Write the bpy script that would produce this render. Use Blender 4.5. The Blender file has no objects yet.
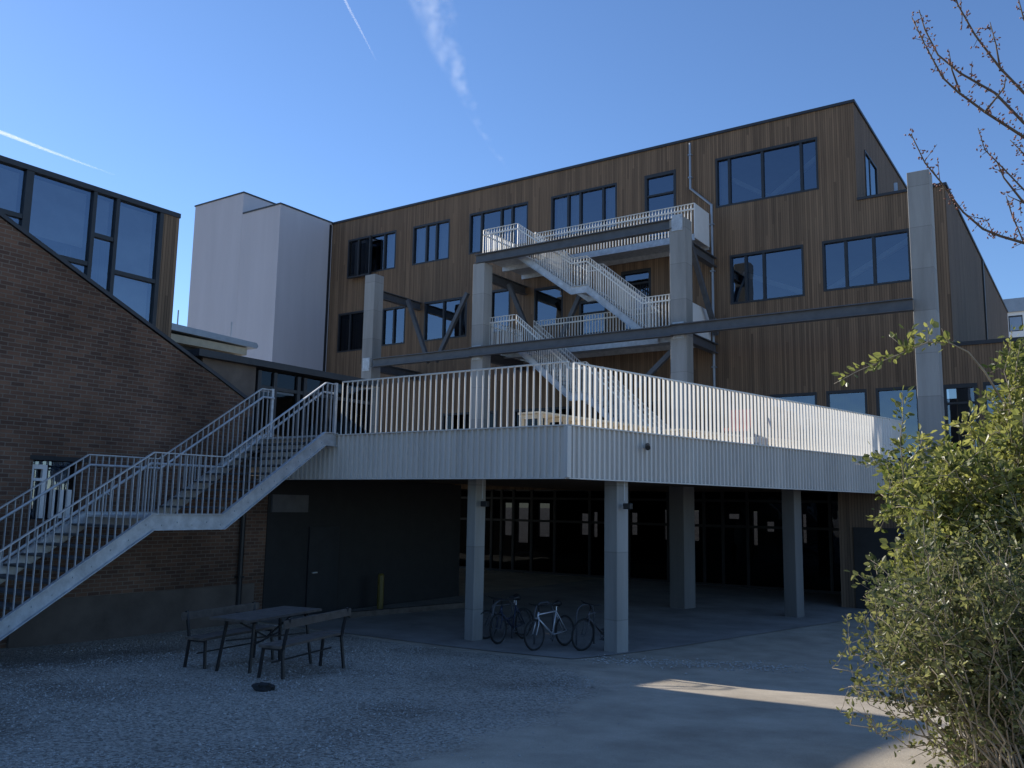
import bpy, bmesh, math, random
import numpy as np
from mathutils import Vector, Matrix, noise as mnoise
R = math.radians
random.seed(7); rng = np.random.default_rng(7)
S = bpy.context.scene
COL = S.collection

# ------------------------------------------------------------------ camera geometry
CAMH, FPX, YAW, PITCH, ROLL = 2.7, 865.35, 34.325, 7.981, 0.9727
def cam_axes():
    y, p, r = R(YAW), R(PITCH), R(ROLL)
    f = Vector((-math.sin(y)*math.cos(p), math.cos(y)*math.cos(p), math.sin(p)))
    rt = Vector((math.cos(y), math.sin(y), 0)); up = rt.cross(f)
    return math.cos(r)*rt + math.sin(r)*up, -math.sin(r)*rt + math.cos(r)*up, f
CR, CU, CF = cam_axes(); CC = Vector((0, 0, CAMH))
def ray(x, y): return CF + CR*((x-512)/FPX) - CU*((y-384)/FPX)
def at_depth(x, y, d): return CC + ray(x, y)*d
def at_z(x, y, z):
    d = ray(x, y); return CC + d*((z-CAMH)/d.z)
HX = (-.5639, .8259)
def terr(x, y):
    d = x*HX[0] + y*HX[1]
    if d < -6: d = -6
    t = 1.1 - .0667*d
    z = .5*(t + math.sqrt(t*t + .004))          # soft end where the slope meets the flat
    m = max(0, min(1, (17-d)/6))
    return z + m*.035*mnoise.noise(Vector((x*.5, y*.5, 3.1)))

# ------------------------------------------------------------------ helpers
class MB:
    def __init__(s): s.v = []; s.f = []
    def quad(s, a, b, c, d):
        n = len(s.v); s.v += [tuple(a), tuple(b), tuple(c), tuple(d)]; s.f.append((n, n+1, n+2, n+3)); return s
    def box(s, x0, x1, y0, y1, z0, z1):
        n = len(s.v)
        s.v += [(x0,y0,z0),(x1,y0,z0),(x1,y1,z0),(x0,y1,z0),(x0,y0,z1),(x1,y0,z1),(x1,y1,z1),(x0,y1,z1)]
        s.f += [tuple(n+i for i in q) for q in ((3,2,1,0),(4,5,6,7),(0,1,5,4),(1,2,6,5),(2,3,7,6),(3,0,4,7))]; return s
    def bar(s, a, b, w, h, up=(0,0,1)):
        """square bar from a to b: w across, h along up"""
        a, b = Vector(a), Vector(b); d = (b-a).normalized(); u = Vector(up)
        if abs(d.dot(u)) > .97: u = Vector((0,1,0))
        r = d.cross(u).normalized(); u = r.cross(d).normalized()
        n = len(s.v)
        for p in (a, b):
            for i, j in ((-1,-1),(1,-1),(1,1),(-1,1)): s.v.append(tuple(p + r*(i*w/2) + u*(j*h/2)))
        s.f += [tuple(n+i for i in q) for q in ((0,1,2,3),(7,6,5,4),(0,4,5,1),(1,5,6,2),(2,6,7,3),(3,7,4,0))]; return s
    def tube(s, pts, rad, seg=6, cap=True):
        pts = [Vector(p) for p in pts]; n0 = len(s.v); m = len(pts)
        rads = rad if isinstance(rad, (list, tuple)) else [rad]*m
        pr = None
        for i, p in enumerate(pts):
            d = (pts[min(i+1, m-1)] - pts[max(i-1, 0)]).normalized()
            if pr is None:
                u = Vector((0,0,1)) if abs(d.z) < .9 else Vector((1,0,0))
                r = d.cross(u).normalized()
            else:
                r = (pr - d*pr.dot(d)).normalized()
            pr = r; u = r.cross(d)
            for k in range(seg):
                t = 2*math.pi*k/seg
                s.v.append(tuple(p + (r*math.cos(t) + u*math.sin(t))*rads[i]))
        for i in range(m-1):
            for k in range(seg):
                a = n0+i*seg+k; b = n0+i*seg+(k+1) % seg
                s.f.append((a, b, b+seg, a+seg))
        if cap:
            s.f.append(tuple(n0+k for k in range(seg))[::-1]); s.f.append(tuple(n0+(m-1)*seg+k for k in range(seg)))
        return s
    def ring(s, c, axis, rad, r, seg=28, k=6):
        c = Vector(c); ax = Vector(axis).normalized(); u = ax.orthogonal().normalized(); w = ax.cross(u); n0 = len(s.v)
        for i in range(seg):
            t = 2*math.pi*i/seg; o = u*math.cos(t) + w*math.sin(t)
            for j in range(k):
                q = 2*math.pi*j/k; s.v.append(tuple(c + o*(rad + r*math.cos(q)) + ax*(r*math.sin(q))))
        for i in range(seg):
            for j in range(k):
                s.f.append((n0+i*k+j, n0+((i+1) % seg)*k+j, n0+((i+1) % seg)*k+(j+1) % k, n0+i*k+(j+1) % k))
        return s
    def prism(s, poly, z0, z1):
        n = len(s.v); m = len(poly)
        s.v += [(p[0], p[1], z0) for p in poly] + [(p[0], p[1], z1) for p in poly]
        s.f.append(tuple(range(n+m-1, n-1, -1))); s.f.append(tuple(range(n+m, n+2*m)))
        for i in range(m):
            j = (i+1) % m; s.f.append((n+i, n+j, n+m+j, n+m+i))
        return s
    def xprism(s, poly, x0, x1):
        """poly of (y,z) swept along x"""
        n = len(s.v); m = len(poly)
        s.v += [(x0, p[0], p[1]) for p in poly] + [(x1, p[0], p[1]) for p in poly]
        s.f.append(tuple(range(n+m-1, n-1, -1))); s.f.append(tuple(range(n+m, n+2*m)))
        for i in range(m):
            j = (i+1) % m; s.f.append((n+i, n+j, n+m+j, n+m+i))
        return s
    def yprism(s, poly, y0, y1):
        """poly of (x,z) swept along y"""
        n = len(s.v); m = len(poly)
        s.v += [(p[0], y0, p[1]) for p in poly] + [(p[0], y1, p[1]) for p in poly]
        s.f.append(tuple(range(n+m-1, n-1, -1))); s.f.append(tuple(range(n+m, n+2*m)))
        for i in range(m):
            j = (i+1) % m; s.f.append((n+i, n+j, n+m+j, n+m+i))
        return s
    def build(s, name, mat, parent=None, smooth=False, bevel=0, recalc=True):
        o0 = org(parent)
        me = bpy.data.meshes.new(name)
        me.from_pydata([(v[0]-o0[0], v[1]-o0[1], v[2]-o0[2]) for v in s.v], [], s.f)
        if recalc and name != 'pane':
            bm = bmesh.new(); bm.from_mesh(me); bmesh.ops.recalc_face_normals(bm, faces=bm.faces); bm.to_mesh(me); bm.free()
        if smooth: me.shade_smooth()
        me.materials.append(mat)
        ob = bpy.data.objects.new(name, me); COL.objects.link(ob)
        if parent is not None: ob.parent = parent
        if bevel:
            b = ob.modifiers.new('bevel', 'BEVEL'); b.width = bevel; b.segments = 2; b.limit_method = 'ANGLE'
        return ob
def org(o):
    x = Vector((0,0,0))
    while o is not None: x = x + o.location; o = o.parent
    return x
def tag(o, label, cat, group=None, kind=None):
    o['label'] = label
    if cat: o['category'] = cat
    if group: o['group'] = group
    if kind: o['kind'] = kind
    return o
def thing(name, label, cat, loc=(0,0,0), group=None):
    o = bpy.data.objects.new(name, None); o.empty_display_size = .2; COL.objects.link(o); o.location = loc
    return tag(o, label, cat, group)
def put(name, me, parent, loc):
    o = bpy.data.objects.new(name, me); COL.objects.link(o); o.parent = parent
    o.location = Vector(loc) - org(parent); return o

# ------------------------------------------------------------------ materials
def mat(name):
    m = bpy.data.materials.new(name); m.use_nodes = True
    nt = m.node_tree; return m, nt, nt.nodes['Principled BSDF'], nt.nodes, nt.links
def ramp(N, a, b, p0=0., p1=1.):
    r = N.new('ShaderNodeValToRGB'); r.color_ramp.elements[0].color = (*a, 1); r.color_ramp.elements[1].color = (*b, 1)
    r.color_ramp.elements[0].position = p0; r.color_ramp.elements[1].position = p1; return r
def plain(name, col, rough=.6, metal=0., var=.18, scale=3., bump=0., bscale=40., spec=.5, streak=False):
    m, nt, P, N, L = mat(name)
    tc = N.new('ShaderNodeTexCoord'); ns = N.new('ShaderNodeTexNoise'); ns.inputs['Scale'].default_value = scale
    ns.inputs['Detail'].default_value = 6; ns.inputs['Roughness'].default_value = .65
    src = tc.outputs['Object']
    if streak:
        mp = N.new('ShaderNodeMapping'); mp.inputs['Scale'].default_value = (1, 1, .12); L.new(src, mp.inputs['Vector']); src = mp.outputs['Vector']
    L.new(src, ns.inputs['Vector'])
    r = ramp(N, [c*(1-var) for c in col], [min(1, c*(1+var)) for c in col], .3, .7)
    L.new(ns.outputs['Fac'], r.inputs['Fac']); L.new(r.outputs['Color'], P.inputs['Base Color'])
    P.inputs['Roughness'].default_value = rough; P.inputs['Metallic'].default_value = metal; P.inputs['Specular IOR Level'].default_value = spec
    if bump:
        n2 = N.new('ShaderNodeTexNoise'); n2.inputs['Scale'].default_value = bscale; n2.inputs['Detail'].default_value = 5
        L.new(tc.outputs['Object'], n2.inputs['Vector'])
        b = N.new('ShaderNodeBump'); b.inputs['Strength'].default_value = bump; b.inputs['Distance'].default_value = .01
        L.new(n2.outputs['Fac'], b.inputs['Height']); L.new(b.outputs['Normal'], P.inputs['Normal'])
    return m
def math_node(N, L, op, a, b=None):
    n = N.new('ShaderNodeMath'); n.operation = op
    for i, q in enumerate((a, b)):
        if q is None: continue
        if isinstance(q, (int, float)): n.inputs[i].default_value = q
        else: L.new(q, n.inputs[i])
    return n.outputs[0]
def timber_boards(name, ca, cb, pitch=.078):
    """upright boards of uneven tone with dark joints"""
    m, nt, P, N, L = mat(name)
    tc = N.new('ShaderNodeTexCoord'); sx = N.new('ShaderNodeSeparateXYZ'); L.new(tc.outputs['Object'], sx.inputs[0])
    u = math_node(N, L, 'DIVIDE', math_node(N, L, 'ADD', sx.outputs['X'], sx.outputs['Y']), pitch)
    idx = math_node(N, L, 'FLOOR', u); fr = math_node(N, L, 'FRACT', u)
    cx = N.new('ShaderNodeCombineXYZ'); L.new(idx, cx.inputs[0])
    L.new(math_node(N, L, 'FLOOR', math_node(N, L, 'DIVIDE', math_node(N, L, 'ADD', sx.outputs['Z'], math_node(N, L, 'MULTIPLY', idx, 2.37)), 7.5)), cx.inputs[1])
    wn = N.new('ShaderNodeTexWhiteNoise'); wn.noise_dimensions = '3D'; L.new(cx.outputs[0], wn.inputs['Vector'])
    g = N.new('ShaderNodeCombineXYZ'); L.new(math_node(N, L, 'MULTIPLY', u, 2.2), g.inputs[0]); L.new(math_node(N, L, 'MULTIPLY', sx.outputs['Z'], .45), g.inputs[2])
    gn = N.new('ShaderNodeTexNoise'); gn.inputs['Scale'].default_value = 1.6; gn.inputs['Detail'].default_value = 7; L.new(g.outputs[0], gn.inputs['Vector'])
    big = N.new('ShaderNodeTexNoise'); big.inputs['Scale'].default_value = .22; big.inputs['Detail'].default_value = 3; L.new(tc.outputs['Object'], big.inputs['Vector'])
    mix = math_node(N, L, 'ADD', math_node(N, L, 'MULTIPLY', wn.outputs['Value'], .36), math_node(N, L, 'ADD', math_node(N, L, 'MULTIPLY', gn.outputs['Fac'], .7), math_node(N, L, 'MULTIPLY', big.outputs['Fac'], .35)))
    r = ramp(N, ca, cb, .3, 1.0); L.new(mix, r.inputs['Fac'])
    gap = math_node(N, L, 'GREATER_THAN', math_node(N, L, 'ABSOLUTE', math_node(N, L, 'SUBTRACT', fr, .5)), .44)
    dk = N.new('ShaderNodeMixRGB'); dk.inputs[2].default_value = (.012, .009, .007, 1); L.new(math_node(N, L, 'MULTIPLY', gap, .75), dk.inputs[0]); L.new(r.outputs['Color'], dk.inputs[1])
    L.new(dk.outputs[0], P.inputs['Base Color']); P.inputs['Roughness'].default_value = .75; P.inputs['Specular IOR Level'].default_value = .25
    b = N.new('ShaderNodeBump'); b.inputs['Strength'].default_value = .8; b.inputs['Distance'].default_value = .012
    L.new(math_node(N, L, 'ADD', math_node(N, L, 'SUBTRACT', 1.0, gap), math_node(N, L, 'MULTIPLY', wn.outputs['Value'], .35)), b.inputs['Height']); L.new(b.outputs['Normal'], P.inputs['Normal'])
    return m
def brick_mat(name):
    m, nt, P, N, L = mat(name)
    tc = N.new('ShaderNodeTexCoord'); sx = N.new('ShaderNodeSeparateXYZ'); L.new(tc.outputs['Object'], sx.inputs[0])
    cx = N.new('ShaderNodeCombineXYZ'); L.new(math_node(N, L, 'ADD', sx.outputs['X'], sx.outputs['Y']), cx.inputs[0]); L.new(sx.outputs['Z'], cx.inputs[1])
    nd = N.new('ShaderNodeTexNoise'); nd.inputs['Scale'].default_value = 9; L.new(tc.outputs['Object'], nd.inputs['Vector'])
    vm = N.new('ShaderNodeVectorMath'); vm.operation = 'MULTIPLY_ADD'; vm.inputs[1].default_value = (.008, .008, 0); L.new(nd.outputs['Color'], vm.inputs[0]); L.new(cx.outputs[0], vm.inputs[2])
    bt = N.new('ShaderNodeTexBrick'); L.new(vm.outputs[0], bt.inputs['Vector'])
    for k, v in (('Scale', 1), ('Mortar Size', .009), ('Mortar Smooth', .25), ('Bias', 0), ('Brick Width', .235), ('Row Height', .078)): bt.inputs[k].default_value = v
    bt.inputs['Color1'].default_value = (.17, .094, .062, 1); bt.inputs['Color2'].default_value = (.09, .053, .04, 1); bt.inputs['Mortar'].default_value = (.175, .14, .11, 1)
    ns = N.new('ShaderNodeTexNoise'); ns.inputs['Scale'].default_value = .7; ns.inputs['Detail'].default_value = 7; L.new(tc.outputs['Object'], ns.inputs['Vector'])
    hs = N.new('ShaderNodeHueSaturation'); L.new(bt.outputs['Color'], hs.inputs['Color']); mr = N.new('ShaderNodeMapRange'); mr.inputs[1].default_value = .25; mr.inputs[2].default_value = .75; mr.inputs[3].default_value = .55; mr.inputs[4].default_value = 1.5; L.new(ns.outputs['Fac'], mr.inputs[0]); L.new(mr.outputs[0], hs.inputs['Value'])
    L.new(hs.outputs[0], P.inputs['Base Color']); P.inputs['Roughness'].default_value = .9; P.inputs['Specular IOR Level'].default_value = .2
    b = N.new('ShaderNodeBump'); b.inputs['Strength'].default_value = .7; b.inputs['Distance'].default_value = .012; b.invert = True
    L.new(bt.outputs['Fac'], b.inputs['Height']); L.new(b.outputs['Normal'], P.inputs['Normal'])
    return m
def glass_mat(name, tint=(.42, .48, .52), refl=(.75, .85, 1.0), ior=2.7, wav=.0015):
    """window glass: fresnel reflection over a see-through tinted pane"""
    m, nt, P, N, L = mat(name); N.remove(P); out = N['Material Output']
    tr = N.new('ShaderNodeBsdfTransparent'); tr.inputs[0].default_value = (*tint, 1)
    gl = N.new('ShaderNodeBsdfGlossy'); gl.inputs[0].default_value = (*refl, 1); gl.inputs['Roughness'].default_value = .015
    fr = N.new('ShaderNodeFresnel'); fr.inputs[0].default_value = ior
    mx = N.new('ShaderNodeMixShader'); L.new(fr.outputs[0], mx.inputs[0]); L.new(tr.outputs[0], mx.inputs[1]); L.new(gl.outputs[0], mx.inputs[2]); L.new(mx.outputs[0], out.inputs[0])
    tc = N.new('ShaderNodeTexCoord'); n = N.new('ShaderNodeTexNoise'); n.inputs['Scale'].default_value = .9; L.new(tc.outputs['Object'], n.inputs['Vector'])
    b = N.new('ShaderNodeBump'); b.inputs['Strength'].default_value = .5; b.inputs['Distance'].default_value = wav*8; L.new(n.outputs['Fac'], b.inputs['Height']); L.new(b.outputs[0], gl.inputs['Normal'])
    return m
def leaf_mat(name, ca, cb, trans=.45):
    m, nt, P, N, L = mat(name); out = N['Material Output']
    at = N.new('ShaderNodeAttribute'); at.attribute_name = 'tone'
    r = ramp(N, ca, cb); L.new(at.outputs['Fac'], r.inputs[0]); L.new(r.outputs[0], P.inputs['Base Color']); P.inputs['Roughness'].default_value = .38; P.inputs['Specular IOR Level'].default_value = .45
    t = N.new('ShaderNodeBsdfTranslucent'); hs = N.new('ShaderNodeHueSaturation'); hs.inputs['Value'].default_value = 1.5; hs.inputs['Saturation'].default_value = 1.1; L.new(r.outputs[0], hs.inputs['Color']); L.new(hs.outputs[0], t.inputs[0])
    mx = N.new('ShaderNodeMixShader'); mx.inputs[0].default_value = trans; L.new(P.outputs[0], mx.inputs[1]); L.new(t.outputs[0], mx.inputs[2]); L.new(mx.outputs[0], out.inputs[0])
    return m
def ground_mat():
    m, nt, P, N, L = mat('yard ground')
    tc = N.new('ShaderNodeTexCoord'); at = N.new('ShaderNodeAttribute'); at.attribute_name = 'path'
    v = N.new('ShaderNodeTexVoronoi'); v.inputs['Scale'].default_value = 38; L.new(tc.outputs['Object'], v.inputs['Vector'])
    v2 = N.new('ShaderNodeTexVoronoi'); v2.inputs['Scale'].default_value = 90; L.new(tc.outputs['Object'], v2.inputs['Vector'])
    sp = N.new('ShaderNodeSeparateColor'); L.new(v.outputs['Color'], sp.inputs[0])
    gr = ramp(N, (.25, .23, .20), (.66, .615, .545), .08, .95); L.new(sp.outputs[0], gr.inputs[0])
    nb = N.new('ShaderNodeTexNoise'); nb.inputs['Scale'].default_value = .55; nb.inputs['Detail'].default_value = 8; L.new(tc.outputs['Object'], nb.inputs['Vector'])
    dirt = N.new('ShaderNodeMixRGB'); dirt.blend_type = 'MULTIPLY'; dirt.inputs[0].default_value = 1; rr = ramp(N, (.72, .69, .65), (1.1, 1.08, 1.04), .36, .58); L.new(nb.outputs['Fac'], rr.inputs[0]); L.new(gr.outputs[0], dirt.inputs[1]); L.new(rr.outputs[0], dirt.inputs[2])
    n3 = N.new('ShaderNodeTexNoise'); n3.inputs['Scale'].default_value = 1.3; n3.inputs['Detail'].default_value = 10; n3.inputs['Roughness'].default_value = .6; L.new(tc.outputs['Object'], n3.inputs['Vector'])
    pr = ramp(N, (.31, .268, .21), (.54, .475, .38), .26, .74); L.new(n3.outputs['Fac'], pr.inputs[0])
    fine = N.new('ShaderNodeTexNoise'); fine.inputs['Scale'].default_value = 120; fine.inputs['Detail'].default_value = 3; L.new(tc.outputs['Object'], fine.inputs['Vector'])
    fm = N.new('ShaderNodeMixRGB'); fm.blend_type = 'MULTIPLY'; fm.inputs[0].default_value = .8; fr = ramp(N, (.75, .75, .75), (1.15, 1.15, 1.15), .35, .65); L.new(fine.outputs['Fac'], fr.inputs[0]); L.new(pr.outputs[0], fm.inputs[1]); L.new(fr.outputs[0], fm.inputs[2])
    # worn, ragged edge between gravel and path
    e = math_node(N, L, 'ADD', at.outputs['Fac'], math_node(N, L, 'MULTIPLY', math_node(N, L, 'SUBTRACT', n3.outputs['Fac'], .5), 1.1))
    mr = N.new('ShaderNodeMapRange'); mr.inputs[1].default_value = .35; mr.inputs[2].default_value = .65; L.new(e, mr.inputs[0])
    mx = N.new('ShaderNodeMixRGB'); L.new(mr.outputs[0], mx.inputs[0]); L.new(dirt.outputs[0], mx.inputs[1]); L.new(fm.outputs[0], mx.inputs[2])
    L.new(mx.outputs[0], P.inputs['Base Color']); P.inputs['Roughness'].default_value = .92; P.inputs['Specular IOR Level'].default_value = .2
    hgt = math_node(N, L, 'MULTIPLY', math_node(N, L, 'ADD', math_node(N, L, 'MULTIPLY', v.outputs['Distance'], -1.0), math_node(N, L, 'MULTIPLY', v2.outputs['Distance'], -.5)), math_node(N, L, 'SUBTRACT', 1.06, mr.outputs[0]))
    b = N.new('ShaderNodeBump'); b.inputs['Strength'].default_value = 1.0; b.inputs['Distance'].default_value = .03; L.new(hgt, b.inputs['Height'])
    b2 = N.new('ShaderNodeBump'); b2.inputs['Strength'].default_value = .35; b2.inputs['Distance'].default_value = .01; L.new(fine.outputs['Fac'], b2.inputs['Height']); L.new(b.outputs[0], b2.inputs['Normal']); L.new(b2.outputs[0], P.inputs['Normal'])
    return m

def cast_concrete(name, col):
    m = plain(name, col, .85, var=.26, scale=1.5, bump=.3, bscale=30, streak=True)
    N = m.node_tree.nodes; L = m.node_tree.links; P = N['Principled BSDF']; src = P.inputs['Base Color'].links[0].from_socket
    tc = N.new('ShaderNodeTexCoord'); sx = N.new('ShaderNodeSeparateXYZ'); L.new(tc.outputs['Object'], sx.inputs[0])
    fz = math_node(N, L, 'FRACT', math_node(N, L, 'DIVIDE', sx.outputs['Z'], 1.24))
    j = math_node(N, L, 'LESS_THAN', math_node(N, L, 'ABSOLUTE', math_node(N, L, 'SUBTRACT', fz, .5)), .009)
    cell = N.new('ShaderNodeTexWhiteNoise'); cell.noise_dimensions = '1D'; L.new(math_node(N, L, 'FLOOR', math_node(N, L, 'ADD', math_node(N, L, 'DIVIDE', sx.outputs['Z'], 1.24), .5)), cell.inputs['W'])
    f = math_node(N, L, 'MULTIPLY', math_node(N, L, 'SUBTRACT', 1., math_node(N, L, 'MULTIPLY', j, .22)), math_node(N, L, 'ADD', .86, math_node(N, L, 'MULTIPLY', cell.outputs['Value'], .2)))
    cc = N.new('ShaderNodeCombineXYZ'); [L.new(f, cc.inputs[i]) for i in range(3)]
    mx = N.new('ShaderNodeMixRGB'); mx.blend_type = 'MULTIPLY'; mx.inputs[0].default_value = 1; L.new(src, mx.inputs[1]); L.new(cc.outputs[0], mx.inputs[2]); L.new(mx.outputs[0], P.inputs['Base Color'])
    return m
M = dict(
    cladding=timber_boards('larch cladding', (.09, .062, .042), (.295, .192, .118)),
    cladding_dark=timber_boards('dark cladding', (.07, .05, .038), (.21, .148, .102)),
    brick=brick_mat('brick'),
    render=plain('white render', (.53, .51, .54), .85, var=.07, scale=.8, bump=.15, bscale=60, streak=True),
    dark=plain('dark frame', (.022, .024, .028), .45, var=.2),
    coping=plain('dark coping', (.03, .032, .038), .5, var=.2),
    roofing=plain('roof membrane', (.07, .07, .075), .9),
    glass=glass_mat('window glass'),
    curtain=plain('pale curtain', (.62, .62, .62), .9, var=.08, scale=2),
    glass_dim=glass_mat('dark passage glass', tint=(.25, .25, .24), ior=1.4),
    glass_clear=glass_mat('clear ground floor glass', tint=(.045, .047, .052), ior=1.4),
    glass_mirror=glass_mat('bright side glass', tint=(.2, .25, .3), refl=(.8, .92, 1.0), ior=7.),
    glass_hi=glass_mat('blue glass', tint=(.5, .55, .6), refl=(.7, .82, 1.0), ior=2.7, wav=.003),
    concrete=cast_concrete('concrete', (.31, .305, .29)),
    steel_dark=plain('grey painted steel', (.085, .09, .10), .5, var=.2),
    galv=plain('galvanised steel', (.46, .48, .50), .5, .35, var=.22, scale=6),
    rail=plain('cream painted steel', (.74, .72, .67), .45, var=.06),
    fascia=plain('white corrugated sheet', (.62, .59, .55), .42, var=.11, scale=2, streak=True),
    soffit=plain('soffit boards', (.15, .085, .045), .8),
    floor=plain('undercroft concrete', (.27, .255, .235), .85, var=.3, scale=.8, bump=.2),
    grate=plain('steel grating', (.085, .09, .095), .6, .3),
    shade_concrete=plain('shade-tinted concrete', (.17, .165, .16), .85, var=.2, scale=1.6, streak=True),  # deep shade under the deck put into the far columns' colour
    plinth=plain('stained plinth', (.125, .098, .08), .9, var=.3, scale=1.2),
    black=plain('black plastic', (.015, .015, .017), .45),
    rubber=plain('tyre rubber', (.016, .016, .016), .85),
    silver=plain('silver paint', (.6, .6, .62), .3, .3, var=.05),
    greypaint=plain('grey bicycle paint', (.1, .1, .11), .35, .2, var=.05),
    bluepaint=plain('dark blue bicycle paint', (.025, .035, .07), .35, .1, var=.05),
    oldwood=plain('weathered planks', (.105, .085, .07), .8, var=.35, scale=7, bump=.3),
    creamwood=plain('pale planed timber', (.66, .56, .40), .65, var=.12, scale=5),
    white=plain('white paint', (.78, .78, .77), .5, var=.05),
    coral=plain('coral plastic', (.72, .19, .11), .45, var=.06),
    yellow=plain('yellow paint', (.13, .10, .02), .5),
    zinc=plain('zinc roof', (.30, .33, .37), .4, .5, var=.1),
    wood_pale=plain('pale eaves boards', (.45, .40, .30), .7),
    stone=plain('pebble stone', (.42, .405, .38), .85, var=.35, scale=9),
    bark=plain('bark', (.10, .075, .055), .85, var=.3, scale=14),
    twig=plain('pale twigs', (.30, .25, .18), .8, var=.3, scale=14),
    bud=plain('brown buds', (.20, .085, .06), .6, var=.3, scale=20),
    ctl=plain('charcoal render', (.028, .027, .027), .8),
    sign=plain('pale grey panel', (.13, .13, .135), .6),
    leafA=leaf_mat('yellow green leaves', (.055, .08, .022), (.325, .325, .11), .5),
    leafB=leaf_mat('dark green small leaves', (.05, .068, .026), (.27, .27, .115), .45),
    ground=ground_mat(),
)

# ------------------------------------------------------------------ ground
def path_edge(y):
    pts = [(-30, 0.5), (0, -3.9), (5.5, -4.9), (8, -5.05), (11.2, -6.1), (13.0, -8.3), (13.6, -20), (400, -20)]
    for (y0, x0), (y1, x1) in zip(pts, pts[1:]):
        if y <= y1: return x0 + (x1-x0)*max(0, (y-y0))/(y1-y0)
    return -20
def build_ground():
    def axis(a, b, step, lo, hi):
        l = list(np.arange(a, b+1e-6, step)); out = []; q = a; s = step
        while q > lo: s *= 1.6; q -= s; out.append(max(q, lo))
        l = out[::-1] + l; q = b; s = step
        while q < hi: s *= 1.6; q += s; l.append(min(q, hi))
        return l
    xs = axis(-22, 6, .2, -700, 700); ys = axis(-4, 34, .2, -700, 900)
    V = []; T = []
    for y in ys:
        for x in xs:
            V.append((x, y, terr(x, y)))
            T.append(max(0., min(1., .5 + (x - path_edge(y))*.55)))
    nx = len(xs)
    F = [(j*nx+i, j*nx+i+1, (j+1)*nx+i+1, (j+1)*nx+i) for j in range(len(ys)-1) for i in range(nx-1)]
    me = bpy.data.meshes.new('ground'); me.from_pydata(V, [], F); me.shade_smooth()
    a = me.attributes.new('path', 'FLOAT', 'POINT'); a.data.foreach_set('value', T)
    me.materials.append(M['ground']); o = bpy.data.objects.new('ground', me); COL.objects.link(o)
    o['kind'] = 'structure'; o['label'] = 'gravel and worn concrete yard sloping down to the deck'
build_ground()
# concrete floor of the undercroft, a hand above the ground sheet
def build_floor():
    b = MB(); n, m = 34, 44
    for j in range(m+1):
        y = 13.4 + (29.98-13.4)*j/m; xe = -7.85 + (y-13.17)*.237
        for i in range(n+1):
            x = -16.0 + (xe+16)*i/n; b.v.append((x, y, max(terr(x, y), 0) + .012))
    for j in range(m):
        for i in range(n): b.f.append((j*(n+1)+i, j*(n+1)+i+1, (j+1)*(n+1)+i+1, (j+1)*(n+1)+i))
    o = b.build('undercroft_floor', M['floor'], smooth=True); o['kind'] = 'structure'
build_floor()
# loose stones of the gravel
def build_gravel():
    ico = [(0,0,1), (.9,0,.1), (.1,.95,0), (-.9,.1,.05), (0,-.9,.1), (0,0,-.7)]
    fc = [(0,1,2), (0,2,3), (0,3,4), (0,4,1), (5,2,1), (5,3,2), (5,4,3), (5,1,4)]
    V = []; F = []; cnt = 0
    while cnt < 15000:
        y = random.uniform(2.5, 13.4); x = random.uniform(-15.5, -3.2)
        e = path_edge(y) - x
        if e < -1.2 or (e < 0 and random.random() > .10*math.exp(e)): continue
        if mnoise.noise(Vector((x*.6, y*.6, 0))) < random.uniform(-.5, .15): continue
        r = random.uniform(.008, .016)*(1.7 if random.random() < .05 else 1); th = random.uniform(0, 6.3); c, s = math.cos(th), math.sin(th)
        z = terr(x, y) + r*.15; n = len(V); sy = random.uniform(.6, 1); sz = random.uniform(.4, .8)
        for p in ico:
            px, py = p[0]*r, p[1]*r*sy
            V.append((x+px*c-py*s, y+px*s+py*c, z+p[2]*r*sz))
        F += [tuple(n+i for i in f) for f in fc]; cnt += 1
    for _ in range(520):   # rubble strip beside the big column
        t = random.random(); x = -7.4+t*3.0+random.gauss(0, .3); y = 13.6+t*1.0+random.gauss(0, .38)
        r = random.uniform(.010, .030); z = terr(x, y)+.014; n = len(V); th = random.uniform(0, 6.3); c, s = math.cos(th), math.sin(th)
        for p in ico: V.append((x+p[0]*r*c-p[1]*r*s, y+p[0]*r*s+p[1]*r*c, z+p[2]*r*.6))
        F += [tuple(n+i for i in f) for f in fc]
    me = bpy.data.meshes.new('gravel'); me.from_pydata(V, [], F); me.materials.append(M['stone'])
    o = bpy.data.objects.new('gravel', me); COL.objects.link(o); o['kind'] = 'stuff'; o['label'] = 'loose grey gravel stones scattered over the yard'; o['category'] = 'gravel'
build_gravel()

# ------------------------------------------------------------------ walls with openings
def wall_y(b, y, x0, x1, z0, z1, holes, depth=.22):
    """wall sheet in the plane Y=y with reveals running back `depth` around each hole (x0,x1,z0,z1)"""
    xs = sorted({x0, x1, *[v for h in holes for v in h[:2] if x0 < v < x1]}); zs = sorted({z0, z1, *[v for h in holes for v in h[2:4] if z0 < v < z1]})
    for i in range(len(xs)-1):
        for j in range(len(zs)-1):
            cx, cz = (xs[i]+xs[i+1])/2, (zs[j]+zs[j+1])/2
            if any(h[0] < cx < h[1] and h[2] < cz < h[3] for h in holes): continue
            b.quad((xs[i], y, zs[j]), (xs[i+1], y, zs[j]), (xs[i+1], y, zs[j+1]), (xs[i], y, zs[j+1]))
    for a, c, d, e in holes:
        for p, q in (((a, d), (c, d)), ((c, d), (c, e)), ((c, e), (a, e)), ((a, e), (a, d))):
            b.quad((p[0], y, p[1]), (q[0], y, q[1]), (q[0], y+depth, q[1]), (p[0], y+depth, p[1]))
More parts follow.
